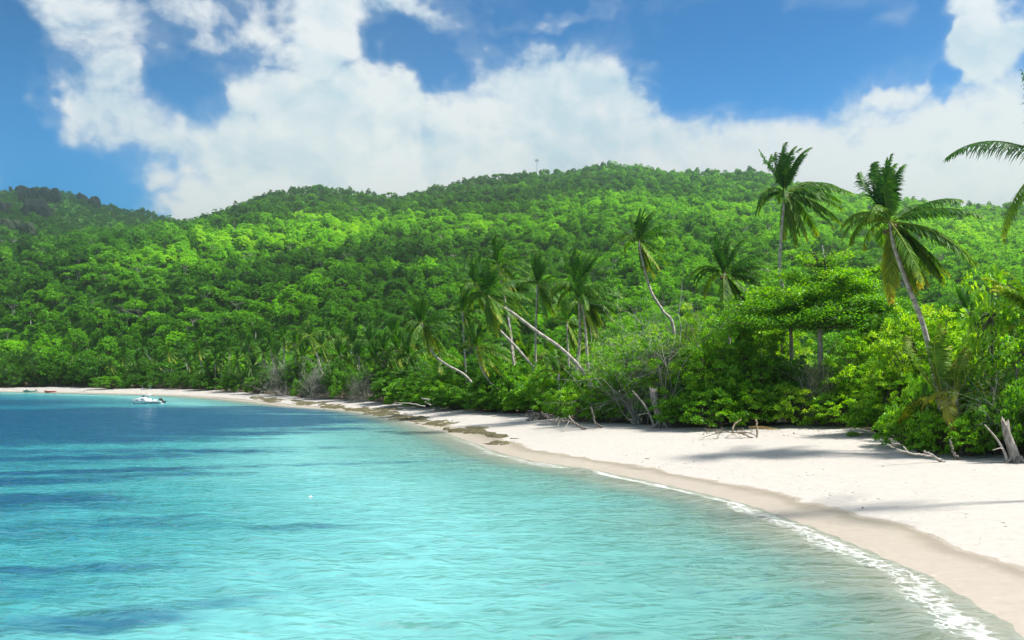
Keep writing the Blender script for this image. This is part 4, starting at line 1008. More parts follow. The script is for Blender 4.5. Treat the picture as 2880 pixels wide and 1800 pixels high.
# flat-topped feathery trees: a cluster on the valley floor and a lone one on the left hill
rr = np.random.default_rng(17)
for i, (px, py, Y, s, lab) in enumerate([
    (1790, 835, 400, 1.25, 'upper left tree of the flat-layered cluster behind the thin solitary palm'), (1900, 815, 420, 1.3, 'topmost tree of the flat-layered cluster between the two middle palms'), (1990, 842, 410, 1.2, 'flat-layered tree just left of the full-crowned palm'),
    (1840, 862, 370, 1.2, 'flat-layered tree right beside the bare trunk of the thin solitary palm'), (1940, 872, 360, 1.1, 'lower flat-layered tree above the bright tree row'), (1750, 875, 360, 1.1, 'flat-layered tree left of the thin solitary palm'), (2120, 820, 420, 1.1, 'flat-layered tree right of the full-crowned palm'),
    (2480, 800, 400, 1.2, 'flat-layered tree in the haze left of the tall palm trunk'), (2700, 790, 400, 1.2, 'flat-layered tree in the haze right of the tall palm trunk'), (372, 690, 760, 1.9, 'lone umbrella-shaped tree on the left hillside'), (270, 738, 700, 1.6, 'flat-topped dark tree below the lone umbrella tree')]):
    x = (px - CX) * Y / F; g = gz(x, Y); zt = H + (HY - py) * Y / F
    cm, tm = FLAT[i % 3]; hz = max((zt - g) / 9.7, 0.9); hz = min(hz, s * 1.7)
    r = thing('flat_topped_tree', lab, 'tree', (x, Y, g - 0.2), float(rr.random() * 6.28), 'flat-topped feathery trees on the slopes')
    a = add_obj('crown', cm, r, (0, 0, 0), 0, (s, s, hz)); a['tint'] = 0.40 if px > 600 else 0.30
    add_obj('trunk', tm, r, (0, 0, 0), 0, (s, s, hz))

# ------------------------------------------------------------------ rocks
def rock_mesh(seed, mat_, sx=1, sy=1, sz=1, rough=0.35, sub=4, name='boulder', square=0.0):
    import bmesh
    bm = bmesh.new(); bmesh.ops.create_icosphere(bm, subdivisions=sub, radius=1.0)
    v = np.array([q.co[:] for q in bm.verts]); f = np.array([[q.index for q in p.verts] for p in bm.faces]); bm.free()
    n = 1 + rough * (fbm(v[:, 0] * 1.3 + v[:, 2] * 0.8 + 10, v[:, 1] * 1.3 - v[:, 2] * 0.7 + 10, 4, seed) - 0.5) * 2
    if square: v = np.sign(v) * np.abs(v) ** (1 - square)
    v = v * n[:, None] * np.array([sx, sy, sz])
    return new_mesh(name, v, [f], True, None, None, [mat_])
ROCKS = [(62, 534, 14, 12, 0, 'small dark boulder at the left end of the rocky hilltop'), (30, 532, 5, 7, 0, 'little knob of rock on the skyline of the left hill'), (62, 552, 12, 16, 0, 'dark boulder under the skyline of the rocky hilltop'), (95, 550, 17, 24, 0, 'tall dark boulder in the middle of the rocky hilltop'),
         (122, 552, 20, 22, 0, 'broad dark boulder at the crest of the rocky hilltop'), (155, 556, 16, 20, 0, 'dark boulder right of the crest of the rocky hilltop'), (100, 595, 32, 32, 0, 'huge dark cliff slab below the rocky hilltop'), (232, 558, 13, 13, 0, 'rounded dark boulder standing right of the rocky hilltop'),
         (268, 572, 17, 24, 0, 'double dark boulder on the slope down from the rocky hilltop'), (12, 585, 16, 18, 0, 'dark cliff at the left edge under the hilltop'), (30, 640, 28, 22, 1, 'streaked pale cliff at the left edge of the hillside'), (75, 650, 26, 24, 1, 'streaked mossy cliff right of the left-edge cliff'),
         (146, 598, 7, 12, 1, 'small white rock face beside the huge dark slab'), (30, 583, 5, 12, 1, 'narrow white rock face near the left edge'),
         (365, 886, 30, 14, 2, 'pale green-grey granite outcrop among the trees above the far beach'), (330, 865, 9, 5, 2, 'small white rock at the left of the pale granite outcrop'), (130, 886, 16, 8, 2, 'dark rock patch in the trees at the left above the far beach')]
for i, (px, py, hw, hh, kd, lab) in enumerate(ROCKS):
    d = (HY - py) / F
    Ys = np.linspace(300, 1300, 900); X = (px - CX) * Ys / F; Z = H + (HY - py) * Ys / F
    g, _ = ground_s(X, Ys); idx = np.where(g + (6 if kd < 2 else 8) >= Z)[0]
    Y = Ys[idx[0]] if len(idx) else 1130.0
    Y -= 6 if kd < 2 else -3
    c = P3(px, py, Y); m = Y / F
    sq = 0.25
    o = add_obj('boulder' if hh < 20 and kd == 0 else 'cliff', rock_mesh(500 + i, [M_GRANITE, M_GRANITE2, M_GRANITE2][kd], hw * m * 0.95, hw * m * 0.7, hh * m * 0.95, 0.8, 5, 'boulder', sq), None, c, (i * 1.7) % 0.6)
    tag(o, lab, 'rock', 'granite rocks on the left hill')

# weed-covered rock ledge along the waterline
def ledge(px, py, hw, hh, seed, lab):
    c = at_ground(px, py); m = c[1] / F; rng = np.random.default_rng(seed)
    dY = hh * c[1] * m / max(0.5, (H - c[2])) * c[1] / c[1]
    rx = hw * m; ry = max(0.5, hh * c[1] / (py - HY))
    n = 46; u = np.linspace(-1, 1, n); gx, gy = np.meshgrid(u, u, indexing='ij')
    rr = np.hypot(gx, gy); X = c[0] + gx * rx - gy * ry * 0.35; Y = c[1] + gy * ry - gx * rx * 0.12
    nz = fbm(X / 1.3 + seed, Y / 1.6, 4, seed); gg, s = ground_s(X, Y)
    edge = smooth(1.02, 0.62, rr + 1.15 * (fbm(X / 1.1, Y / 1.5, 4, seed + 5) - 0.5))
    z = gg + (-0.30 + edge * (0.30 + 0.42 * (nz - 0.33)))
    z = np.maximum(z, gg - 0.35)
    V = np.stack([X, Y, z], -1).reshape(-1, 3)
    i = np.arange(n - 1)[:, None] * n; j = np.arange(n - 1)[None, :]
    Fc = np.stack([i + j, i + n + j, i + n + j + 1, i + j + 1], -1).reshape(-1, 4)
    keep = (z - gg).ravel()[Fc].max(1) > -0.05
    V0 = V - c
    me = new_mesh('rock_ledge', V0, [Fc[keep]], True, None, None, [M_LEDGE])
    tag(add_obj('rock_ledge', me, None, c), lab, 'rock', 'flat weedy rocks at the waterline')
for a in [(1395, 1225, 42, 10, 1, 'ragged flat rock below the tangled driftwood roots'), (1310, 1212, 60, 9, 2, 'dark flat rock at the near end of the ledge, touching the water'), (1345, 1203, 36, 5, 3, 'thin flat rock just above the near end of the ledge'),
          (1230, 1190, 60, 9, 4, 'mid ledge rock below the white dead trunk'), (1150, 1178, 60, 9, 5, 'wide olive rock in the middle of the ledge'), (1075, 1163, 60, 9, 6, 'yellow-green weedy rock where the ledge is widest'), (1085, 1152, 40, 4, 7, 'dark strip of rock behind the yellow-green weedy one'),
          (1010, 1152, 50, 6, 8, 'olive weedy rock left of the widest part of the ledge'), (930, 1143, 48, 5, 9, 'yellowish rock strip below the grey shrubs'), (860, 1134, 45, 4, 10, 'thin yellowish rock strip at the far end of the ledge'), (765, 1126, 38, 4.5, 11, 'dark green weedy rock heap at the far waterline'),
          (720, 1119, 24, 3, 12, 'small dark rock on the sand behind the far rock heap'), (830, 1127, 16, 2.5, 13, 'small dark rock on the sand below the silver-grey shrub'), (905, 1132, 22, 2, 14, 'small flat rock on the sand below the middle grey shrub'), (1105, 1150, 20, 3, 15, 'small flat rock on the sand near the driftwood branches'),
          (1400, 1248, 40, 5, 16, 'low wet rock at the tip of the ledge in the wash')]:
    ledge(*a)

# ------------------------------------------------------------------ driftwood and stumps
def wood(name, lab, cat, paths, material, group='driftwood on the sand'):
    """paths: list of (points px,py,dY; r0,r1) in photo pixels around a foot point; first point of the first path is the foot"""
    f = paths[0]; foot = at_ground(*f[0][0][:2]); Y0 = foot[1]
    root = None; mb = MB()
    for pts, r0, r1 in paths:
        P = [P3(a, b, Y0 + (q[0] if q else 0)) - foot for a, b, *q in pts]
        c = catmull(P, max(8, 5 * len(P))); n = len(c)
        rg = np.random.default_rng(int(abs(c[0][0] * 100) + len(P)))
        c = c + rg.normal(size=c.shape) * min(r0, 0.08) * 0.35
        mb.tube(c, np.linspace(r0, r1, n) * (1 + 0.12 * rg.normal(size=n)), 8, rg.random())
    o = add_obj(name, mb.mesh(name, material, True), None, foot); return tag(o, lab, cat, group)

def stump(px, py, lab, s=1.0, back=1.6):
    c = at_ground(px, py); c[1] += back; c[0] = (px - CX) * c[1] / F; c[2] = gz(c[0], c[1]); m = c[1] / F; rng = np.random.default_rng(int(px))
    root = thing('tree_stump', lab, 'stump', c, 0, 'weathered stumps at the beach edge')
    n = 22; k = 20; pts = catmull([np.array(q) * [m, m, m] * s for q in [(2, 0, -6), (0, 0, 8), (-8, 4, 40), (-18, 10, 76), (-28, 14, 112)]], n)
    th = np.arange(k) * 2 * math.pi / k; secs = []
    for i, p in enumerate(pts):
        t = i / (n - 1); r = (16.5 + 6 * math.exp(-t * 9) - 6.0 * t ** 2) * m * s
        rr = r * (1 + 0.16 * np.sin(th * 5 + t * 2) * (0.5 + math.exp(-t * 4)) + 0.10 * (vnoise(th * 2.2, np.full(k, t * 5), int(px)) - 0.5))
        jag = (0.9 * (vnoise(th * 2.2, np.full(k, 3.0), 5) - 0.3) * (i - n + 4) / 3 if i >= n - 3 else 0) * np.ones(k)
        secs.append(np.stack([p[0] + rr * np.cos(th), p[1] + rr * 0.9 * np.sin(th), p[2] + jag], 1))
    mb = MB(); mb.loft(secs, True, True, 0.5); add_obj('trunk', mb.mesh('trunk', M_DRIFT, True), root)
    rt = MB()
    for q in range(8):
        a = q * 0.8 + rng.random() * 0.4; e = np.array([math.cos(a) * 40, math.sin(a) * 36, -4]) * m * s
        rt.tube(catmull([np.array([math.cos(a) * 12, math.sin(a) * 11, 20]) * m * s, np.array([math.cos(a) * 24, math.sin(a) * 21, 7]) * m * s, e], 9), np.linspace(6, 1.5, 9) * m * s, 7, rng.random())
    add_obj('roots', rt.mesh('roots', M_DRIFT, True), root)
    lb = MB(); lb.tube(catmull([np.array(q) * m * s for q in [(-24, 4, -2), (-34, 6, 34), (-58, 8, 76), (-94, 8, 118)]], 14), np.linspace(5, 2, 14) * m * s, 7, 0.8)
    lb.tube(catmull([np.array(q) * m * s for q in [(-36, 6, 40), (-52, -4, 46), (-78, -8, 40)]], 9), np.linspace(3, 1, 9) * m * s, 6, 0.8)
    add_obj('side_limb', lb.mesh('side_limb', M_DRIFT, True), root)
stump(1862, 1208, 'thick pale stump leaning left out of the sand below the twiggy tree', 0.88, 1.9)
stump(2858, 1302, 'thick weathered stump at the right edge of the picture', 0.9, 0.0)
rg = np.random.default_rng(8)
tangle = [([(1480, 1184), (1500, 1172, 0.6), (1530, 1166, 1.0)], 0.16, 0.08)]
for q in range(26):
    a = 1478 + rg.random() * 70; b = 1182 - rg.random() * 12
    tangle.append(([(a, b, rg.normal() * 0.4), (a + rg.normal() * 16, b - 14 * rg.random() - 4, rg.normal() * 0.5), (a + rg.normal() * 30, b - rg.random() * 22 + 5, rg.normal() * 0.6)], 0.07 + 0.06 * rg.random(), 0.02))
wood('driftwood_roots', 'tangled heap of grey driftwood roots on the sand', 'driftwood', tangle, M_DRIFT)
wood('driftwood_branch', 'long grey branch lying right of the tangled driftwood roots', 'driftwood', [([(1648, 1208), (1625, 1196, 0.1), (1605, 1180, 0.4), (1600, 1168, .8)], 0.16, 0.10), ([(1612, 1188), (1580, 1184, 0), (1552, 1186, -0.3), (1535, 1168, 0.2), (1520, 1157, .6)], 0.10, 0.05), ([(1575, 1184), (1568, 1198, -.5)], 0.05, 0.02), ([(1600, 1184), (1590, 1205, -.6)], 0.05, 0.02), ([(1560, 1186), (1572, 1172, .3)], 0.05, 0.02)], M_DRIFT)
wood('driftwood_branch', 'bent grey stem rising from the sand in front of the dark rounded shrub', 'driftwood', [([(1695, 1203), (1675, 1190, 0), (1668, 1165, 0.2), (1660, 1142, .4)], 0.13, 0.07), ([(1690, 1198), (1672, 1203, -.3)], 0.06, 0.03)], M_DRIFT)
wood('dead_tree', 'white dead trunk with forked roots at the edge of the dark bushes', 'driftwood', [([(1228, 1153), (1222, 1140, 0), (1215, 1128, 0.3), (1185, 1120, .5)], 0.32, 0.16), ([(1228, 1152), (1215, 1142, 0), (1195, 1130, 0.3)], 0.18, 0.07), ([(1235, 1150), (1228, 1140, 0), (1224, 1130, 0)], 0.2, 0.1), ([(1196, 1143), (1150, 1134, 0), (1105, 1134, 0)], 0.10, 0.04)], M_PALEBARK)
dead = [([(2118, 1232), (2078, 1218, 0.2), (2030, 1216, 0.3), (1970, 1232, 0.1)], 0.05, 0.02), ([(2060, 1216), (2064, 1195, 0.4), (2085, 1180, 0.8)], 0.075, 0.05), ([(2078, 1218), (2100, 1216, .2), (2120, 1222, 0), (2130, 1232, 0)], 0.045, 0.03), ([(2130, 1228), (2129, 1200, .3), (2127, 1180, .5)], 0.085, 0.07)]
for q in range(30):
    a = 1980 + rg.random() * 150; b = 1222 - rg.random() * 8
    dead.append(([(a, b, rg.normal() * .3), (a + rg.normal() * 10, b + rg.normal() * 7 - 3, rg.normal() * .3), (a + rg.normal() * 18, b + rg.normal() * 11 - 4, rg.normal() * .3)], 0.022, 0.008))
wood('fallen_branch', 'dead brown fallen branch spreading bare twigs over the sand', 'branch', dead, M_DRY)
def dry_frond():
    c = at_ground(2195, 1212); rng = np.random.default_rng(4)
    mb = frond_mesh(rng, (-0.9, 0.1, 0.25), 2.6, 0.5, (0, 0, 0), 30, 0.7, 0.98, 0.05, 0.1, 0.9)
    o = add_obj('dry_palm_frond', mb.mesh('dry_palm_frond', M_PALM), None, c + [0, 0, 0.08]); o['tint'] = 0.2
    tag(o, 'dry brown palm frond lying on the sand beside the fallen branch', 'palm frond')
dry_frond()
wood('driftwood_branch', 'long pale branch on the sand in front of the bright rounded shrub', 'driftwood', [([(2655, 1300), (2625, 1284, 0), (2600, 1268, 0.2)], 0.10, 0.06), ([(2625, 1284), (2590, 1278, 0), (2560, 1276, 0), (2540, 1256, .2)], 0.06, 0.035), ([(2560, 1276), (2520, 1262, .1), (2495, 1248, 0.2)], 0.05, 0.02), ([(2520, 1262), (2510, 1250, .1)], 0.03, 0.02), ([(2540, 1270), (2522, 1274, -.1)], 0.03, 0.015)], M_DRIFT)
wood('driftwood_branch', 'bent bare stem in front of the shrub beside the stump at the right edge', 'driftwood', [([(2702, 1294), (2685, 1280, 0), (2676, 1255, 0.2), (2670, 1235, .3)], 0.09, 0.05), ([(2700, 1290), (2680, 1292, -.2)], 0.04, 0.02)], M_DRIFT)
wood('driftwood_log', 'dark short log on the far sand at the water', 'driftwood', [([(240, 1101), (232, 1102, 0), (226, 1103, 0)], 0.35, 0.25), ([(238, 1101), (234, 1099, 0)], 0.15, 0.1)], M_DRIFT)
plant('bush', 2398, 1213, 18, None, 0.60, 'small lone green plant on the open sand', GF, 1229)
def bare_tree(px, ptop, base_dY, w, lab, r=0.055, n=16):
    Y = float(veg_Y(px)) + base_dY; x = (px - CX) * Y / F; g = gz(x, Y); h = H + (HY - ptop) * Y / F - g
    rng = np.random.default_rng(int(px)); tw = twigs(rng, n, (w * Y / F, w * Y / F * 0.8, h * 0.42), h * 0.55, r, 1.0, 3, 0.06)
    tag(add_obj('bare_tree', tw.mesh('bare_tree', M_PALEBARK), None, (x, Y, g)), lab, 'tree', 'bare pale trees in the beach shrubs')
bare_tree(1885, 835, 4.5, 75, 'leafless pale tree whose bare twigs stick out above the open grey-green tree', 0.05, 18)
bare_tree(893, 995, 8, 26, 'leafless white tree among the far palms above the grey shrubs', 0.10, 12)
bare_tree(1790, 950, 2.0, 70, 'leafless pale twigs left of the thick pale stump', 0.035, 16)
bare_tree(2300, 985, 2.5, 60, 'leafless straw-coloured sapling before the pale trunk of the tiered tree', 0.03, 16)
# bits of litter on the sand, plus dark specks painted for shaded footprints
def litter():
    rng = np.random.default_rng(12); mb = MB()
    spots = [(1822, 1291, 6), (2430, 1432, 5), (2722, 1557, 5), (1950, 1300, 3), (2483, 1314, 3), (2180, 1283, 3), (2740, 1325, 3), (2878, 1630, 6), (1980, 1253, 3), (1670, 1210, 3)] + [(2200 + rng.random() * 250, 1205 + rng.random() * 22, 3) for q in range(40)] + [(1500 + rng.random() * 1300, 1250 + rng.random() * 130, 1.6) for q in range(60)] + [(a, np.interp(a, [1480, 1650, 1780, 1860, 1950, 2160, 2400], [1240, 1258, 1274, 1292, 1318, 1352, 1400]) + rng.normal() * 3, 2.0) for a in 1480 + 900 * rng.random(110)] + [(2560 + rng.random() * 300, 1440 + rng.random() * 150, 2.2) for q in range(70)]
    for px, py, r in spots:
        c = at_ground(px, py); s = shore_dist(np.array([c[0]]), np.array([c[1]]))[0]
        if s < 3: continue
        m = c[1] / F; k = 5
        n = 1 if r < 3 else 4
        p = c + rng.normal(size=(n, 3)) * [r * m * .5, r * m * .5, 0] + [0, 0, 0.03]; d = unit(rng.normal(size=(n, 3)) * [1, 1, .3]); nn = unit(np.array([0, 0, 1.]) + .3 * rng.normal(size=(n, 3)))
        mb.leaves(p, d, nn, np.full(n, r * m * 1.6), np.full(n, r * m * 0.9), rng.random(n))
    o = add_obj('litter_footprint_specks', mb.mesh('litter_footprint_specks', M_DRY)); kind(o, 'stuff'); o['label'] = 'scattered dead leaves and weed on the dry sand with dark specks painted as footprints'; o['category'] = 'leaf litter'
litter()

# ------------------------------------------------------------------ boats
def hull_secs(L, B, D, free, n=18, sheer=0.35, k=9, stern=0.85):
    """stations from stern (+x) to bow (-x); each a half-round section from port rail to starboard rail"""
    out = []
    for i in range(n):
        t = i / (n - 1); x = L / 2 - L * t
        w = B / 2 * (stern + (1 - stern) * min(t * 3, 1)) * (1 - max(0, (t - 0.45) / 0.55) ** 2.2) + 0.02
        top = free * (1 + sheer * t ** 2); keel = -D * (1 - max(0, (t - 0.7) / 0.3) ** 2 * 1.0)
        a = np.linspace(-1, 1, k); yy = np.sign(a) * np.abs(a) ** 0.55 * w * np.where(np.abs(a) < 1, 0.96, 1.0); zz = keel + (top - keel) * np.abs(a) ** 1.9
        rake = max(0, (t - 0.8) / 0.2) ** 1.5 * 0.10 * L
        xx = x + rake * (1 - (zz - keel) / max(top - keel, 0.01))
        out.append(np.stack([xx, yy, zz], 1))
    return np.array(out)
def outboard(root, loc, s=1.0, tilt=0.9):
    ob = add_obj('outboard_motor', None, root, loc); 
    mb = MB(); ct, st_ = math.cos(tilt), math.sin(tilt)
    def T(x, z): return np.array([x * ct + z * st_, 0, -x * st_ + z * ct]) * s if False else np.array([x * ct - z * st_, 0, x * st_ + z * ct]) * s
    secs = []
    for i, (z, w, h) in enumerate([(0.15, .1, .12), (0.2, .2, .26), (0.45, .22, .30), (0.65, .18, .26), (0.72, .06, .1)]):
        ring = [T(h * math.cos(a) + 0.1, z) + np.array([0, w * math.sin(a) * s, 0]) for a in np.arange(10) * 0.628]
        secs.append(ring)
    mb.loft(secs, True, True); 
    lg = MB(); lg.loft([[T(0.10 + 0.12 * math.cos(a), z) + np.array([0, 0.07 * math.sin(a) * s, 0]) for a in np.arange(8) * 0.785] for z in (0.18, -0.2, -0.55, -0.85)], True, True)
    lg.loft([[T(0.1 + x, -0.7 + 0.09 * math.cos(a)) + np.array([0, 0.09 * math.sin(a) * s, 0]) for a in np.arange(8) * 0.785] for x in (-0.25, -0.1, 0.2, 0.3)], True, True)
    for a in (0, 2.1, 4.2):
        lg.add([T(0.38, -0.7), T(0.40, -0.7 + 0.2 * math.cos(a)) + np.array([0, 0.2 * s * math.sin(a), 0]), T(0.34, -0.7 + 0.18 * math.cos(a + .7)) + np.array([0, 0.18 * s * math.sin(a + .7), 0])], [[0, 1, 2]])
    ob_c = add_obj('cowling', mb.mesh('cowling', M_BLACK, True), ob); add_obj('leg', lg.mesh('leg', M_BLACK, True), ob)
    return ob

def motorboat():
    Y = F * H / (1136 - HY); x = (412 - CX) * Y / F
    root = thing('motorboat', 'white cabin motorboat with thin antennas moored off the far beach', 'boat', (x, Y, 0.0), 0.06)
    hs = hull_secs(7.2, 2.5, 0.35, 0.62, 22, 0.5); mb = MB(); mb.loft(hs, False, False)
    for i in (0,): mb.add(np.vstack([hs[0], hs[0].mean(0)]), [[q, q + 1, 9] for q in range(8)])
    add_obj('hull', mb.mesh('hull', M_WHITE, True), root)
    dk = MB(); rail = np.stack([hs[:, 0], hs[:, -1]], 1); rail = rail - np.array([0, 0, 0.06]); dk.loft(rail, False, False); add_obj('deck', dk.mesh('deck', M_WHITE), root)
    bt = MB(); sec = hs[:, [2, 3, 4, 5, 6]].copy(); sec[:, :, 1] *= 1.03; sec[:, :, 2] -= 0.012; bt.loft(sec, False, False); add_obj('bottom_paint', bt.mesh('bottom_paint', M_NAVY, True), root)
    for sg in (-1, 1):
        st = MB(); idx = slice(1, 12); e = hs[idx, 0 if sg < 0 else -1]; p = np.stack([e[:, 0], e[:, 1] * 1.015 + sg * 0.02, e[:, 2] * 0.55], 1); q = p.copy(); q[:, 2] += 0.10; st.loft(np.stack([p, q], 1), False, False); add_obj('side_stripe', st.mesh('side_stripe', M_NAVY), root)
    cb = MB(); prof = [(-3.05, 0.86, 0.45), (-2.5, 1.12, 0.72), (-1.6, 1.38, 0.86), (-0.9, 1.55, 0.90), (0.2, 1.55, 0.92), (0.75, 1.10, 0.92), (1.15, 0.72, 0.92)]
    secs = []
    for px, top, w in prof:
        b = 0.58; secs.append([(px, -w, b), (px, -w * 0.97, top - 0.16), (px, -w * 0.82, top), (px, 0, top + 0.05), (px, w * 0.82, top), (px, w * 0.97, top - 0.16), (px, w, b)])
    cb.loft(secs, False, True); add_obj('cabin', cb.mesh('cabin', M_WHITE), root)
    for sg in (-1, 1):
        for (xa, xb, za, zb) in [(-2.2, -1.55, 0.84, 0.99), (-0.95, -0.1, 1.12, 1.30), (-0.75, 0.1, 0.83, 0.95)]:
            w = MB(); w.box(((xa + xb) / 2, sg * 0.895, (za + zb) / 2), (xb - xa, 0.05, zb - za)); add_obj('window', w.mesh('window', M_GLASS), root)
    ws = MB(); ws.loft([[(-1.05, -0.80, 1.52), (-1.05, 0.80, 1.52)], [(-0.55, -0.66, 2.0), (-0.55, 0.66, 2.0)]], False, False); add_obj('windscreen', ws.mesh('windscreen', M_GLASS), root)
    tp = MB(); tp.box((0.15, 0, 2.12), (1.75, 1.6, 0.12), 0, 0.5, 0.92); add_obj('hardtop', tp.mesh('hardtop', M_WHITE), root)
    bx = MB(); bx.box((0.25, 0, 2.24), (1.0, 0.7, 0.10), 0, 0.5, 0.9); add_obj('raft_bag', bx.mesh('raft_bag', M_ORANGE), root)
    for sg in (-1, 1):
        for a, b in (((-1.0, 1.5), (-0.55, 2.06)), ((-0.2, 1.5), (0.0, 2.06)), ((0.95, 0.9), (0.5, 2.06))):
            l = MB(); l.tube([(a[0], sg * 0.8, a[1]), (b[0], sg * 0.68, b[1])], [0.035, 0.035], 6); add_obj('tower_leg', l.mesh('tower_leg', M_WHITE), root)
    for ax, ay, tx, tz in ((-0.55, -0.6, -0.75, 4.3), (0.35, 0.6, 0.45, 4.5), (0.95, -0.6, 1.25, 4.4)):
        l = MB(); l.tube([(ax, ay, 2.15 if ax < 0.9 else 1.0), (tx, ay, tz)], [0.028, 0.014], 5); add_obj('antenna', l.mesh('antenna', M_WHITE), root)
    rl = MB()
    pts = hs[12:, -1] + np.array([0, -0.05, 0.42]); pts2 = hs[12:, 0] + np.array([0, 0.05, 0.42]); rl.tube(np.vstack([pts, pts2[::-1]]), 0.02, 5)
    for q in range(12, 22, 2):
        for e in (0, -1): rl.tube([hs[q, e], hs[q, e] + np.array([0, 0.05 if e == 0 else -0.05, 0.42])], 0.018, 4)
    add_obj('bow_rail', rl.mesh('bow_rail', M_ALU), root)
    fg = MB(); fg.box((1.9, 0, 0.80), (0.7, 0.7, 0.4), 0, 0.5, 0.9); fg.box((0.95, 0, 0.95), (0.3, 0.5, 0.5), 0, 0.5, 0.8); add_obj('seat_box', fg.mesh('seat_box', M_WHITE), root)
    outboard(root, (3.55, -0.42, 0.75), 1.0); outboard(root, (3.55, 0.42, 0.75), 1.0)
    ml = MB(); ml.tube(catmull([(-3.55, 0, 0.85), (-3.75, -0.2, 0.4), (-3.85, -0.4, -0.2)], 8), 0.03, 5); add_obj('mooring_line', ml.mesh('mooring_line', M_BLACK), root)
motorboat()

def rowboat(px, py, L, name, lab, m_, motor):
    Y = at_ground(px, py)[1]; x = (px - CX) * Y / F; zz = max(gz(x, Y), 0.0)
    root = thing(name, lab, 'boat', (x, Y, zz + 0.12), 0.12)
    hs = hull_secs(L, 1.5, 0.15, 0.42, 16, 0.55); mb = MB(); mb.loft(hs, False, False); mb.add(np.vstack([hs[0], hs[0].mean(0)]), [[q, q + 1, 9] for q in range(8)])
    add_obj('hull', mb.mesh('hull', m_, True), root)
    gw = MB(); gw.tube(hs[:, 0], 0.04, 5); gw.tube(hs[:, -1], 0.04, 5); add_obj('gunwale', gw.mesh('gunwale', m_), root)
    for q in (4, 8, 11):
        t = MB(); t.box((hs[q, 0, 0], 0, 0.30), (0.25, abs(hs[q, 0, 1]) * 1.8, 0.05)); add_obj('thwart', t.mesh('thwart', M_DRIFT), root)
    if motor:
        outboard(root, (L / 2 + 0.05, 0, 0.45), 0.9)
        cv = MB(); secs = [[(q, 0.6 * math.cos(a), 0.35 + h * math.sin(a)) for a in np.linspace(0, math.pi, 8)] for q, h in ((-1.9, .1), (-1.5, .5), (-0.9, .62), (-0.3, .3))]; cv.loft(secs, False, True); add_obj('spray_hood', cv.mesh('spray_hood', M_BLACK, True), root)
rowboat(82, 1103, 5.6, 'dinghy', 'turquoise open boat with a dark hood and tilted motor at the far waterline', M_TEAL, True)
rowboat(140, 1104, 4.8, 'rowing_boat', 'red rowing boat pulled up at the far waterline', M_RED, False)

def buoy():
    Y = F * H / (1399 - HY); x = (873 - CX) * Y / F; m = Y / F
    root = thing('mooring_buoy', 'small white-topped buoy floating on the turquoise water', 'buoy', (x, Y, 0.0), 0.2)
    r = 6.0 * m
    a = MB(); a.loft([[(r * w * math.cos(t), r * w * 0.8 * math.sin(t), z * r) for t in np.arange(12) * 0.5236] for w, z in ((1.0, 0.22), (0.92, 0.42), (0.7, 0.62), (0.35, 0.74), (0.05, 0.78))], True, True); add_obj('top', a.mesh('top', M_WHITE, True), root)
    b = MB(); b.loft([[(r * w * math.cos(t), r * w * 0.8 * math.sin(t), z * r) for t in np.arange(12) * 0.5236] for w, z in ((0.5, -0.5), (0.95, -0.2), (1.05, 0.05), (1.0, 0.22))], True, True); add_obj('base', b.mesh('base', M_NAVY, True), root)
    c = MB(); c.tube(catmull([(r * 0.8, 0, 0.2 * r), (r * 1.2, 0, 0.25 * r), (r * 1.5, 0, -0.1 * r)], 8), 0.12 * r, 6); add_obj('rope', c.mesh('rope', M_DRY, True), root)
buoy()

def mast():
    b = P3(1510, 478, 965); g = gz(b[0], b[1]); b[2] = min(b[2], g + 4)
    top = P3(1510, 446, 965)[2] - b[2]
    root = thing('radio_mast', 'thin radio mast with an antenna cage on the hill ridge', 'mast', b)
    mb = MB(); mb.tube([(0, 0, -4), (0, 0, top)], [0.3, 0.2], 6); add_obj('pole', mb.mesh('pole', M_GREYMETAL), root)
    hd = MB()
    for z in (top - 0.6, top - 2.6): hd.tube([(1.9 * math.cos(a), 1.9 * math.sin(a), z) for a in np.linspace(0, 6.283, 13)], 0.10, 4)
    for a in (0.3, 2.4, 4.5): hd.tube([(0, 0, top - 2.6), (1.9 * math.cos(a), 1.9 * math.sin(a), top - 2.6)], 0.1, 4)
    add_obj('platform', hd.mesh('platform', M_GREYMETAL), root)
    for a in np.arange(6) * 1.047:
        p = MB(); p.box((1.9 * math.cos(a), 1.9 * math.sin(a), top - 1.5), (0.35, 0.35, 3.0), a); add_obj('antenna_panel', p.mesh('antenna_panel', M_GREYMETAL), root)
mast()

# bare pale dead trunks standing among the hill trees
def dead_trees(px, py, Y, n, lab):
    c = at_ground(px, py + 26, 300, 1200); x, Y, g = c; hgt = 24 * Y / F
    rng = np.random.default_rng(int(px)); mb = MB()
    mb.tube([(0, 0, 0), (0.3, 0, hgt * .5), (0.2, 0, hgt)], [0.2, 0.16, 0.1], 5, 0.9)
    for q in range(n):
        z = hgt * (0.5 + 0.4 * rng.random()); s = rng.choice([-1, 1]); mb.tube([(0.2, 0, z), (0.2 + s * 1.0, 0, z + 1.2), (0.2 + s * 1.3, 0, z + 3.0)], [0.11, 0.09, 0.05], 4, 0.9)
    tag(add_obj('dead_tree', mb.mesh('dead_tree', M_PALEBARK), None, (x, Y, g)), lab, 'dead tree', 'bare dead trees on the slope')
dead_trees(760, 836, 430, 2, 'left one of the three white dead trunks in the dark gully')
dead_trees(770, 834, 432, 3, 'middle one of the three white dead trunks in the dark gully')
dead_trees(782, 836, 434, 2, 'right one of the three white dead trunks in the dark gully')

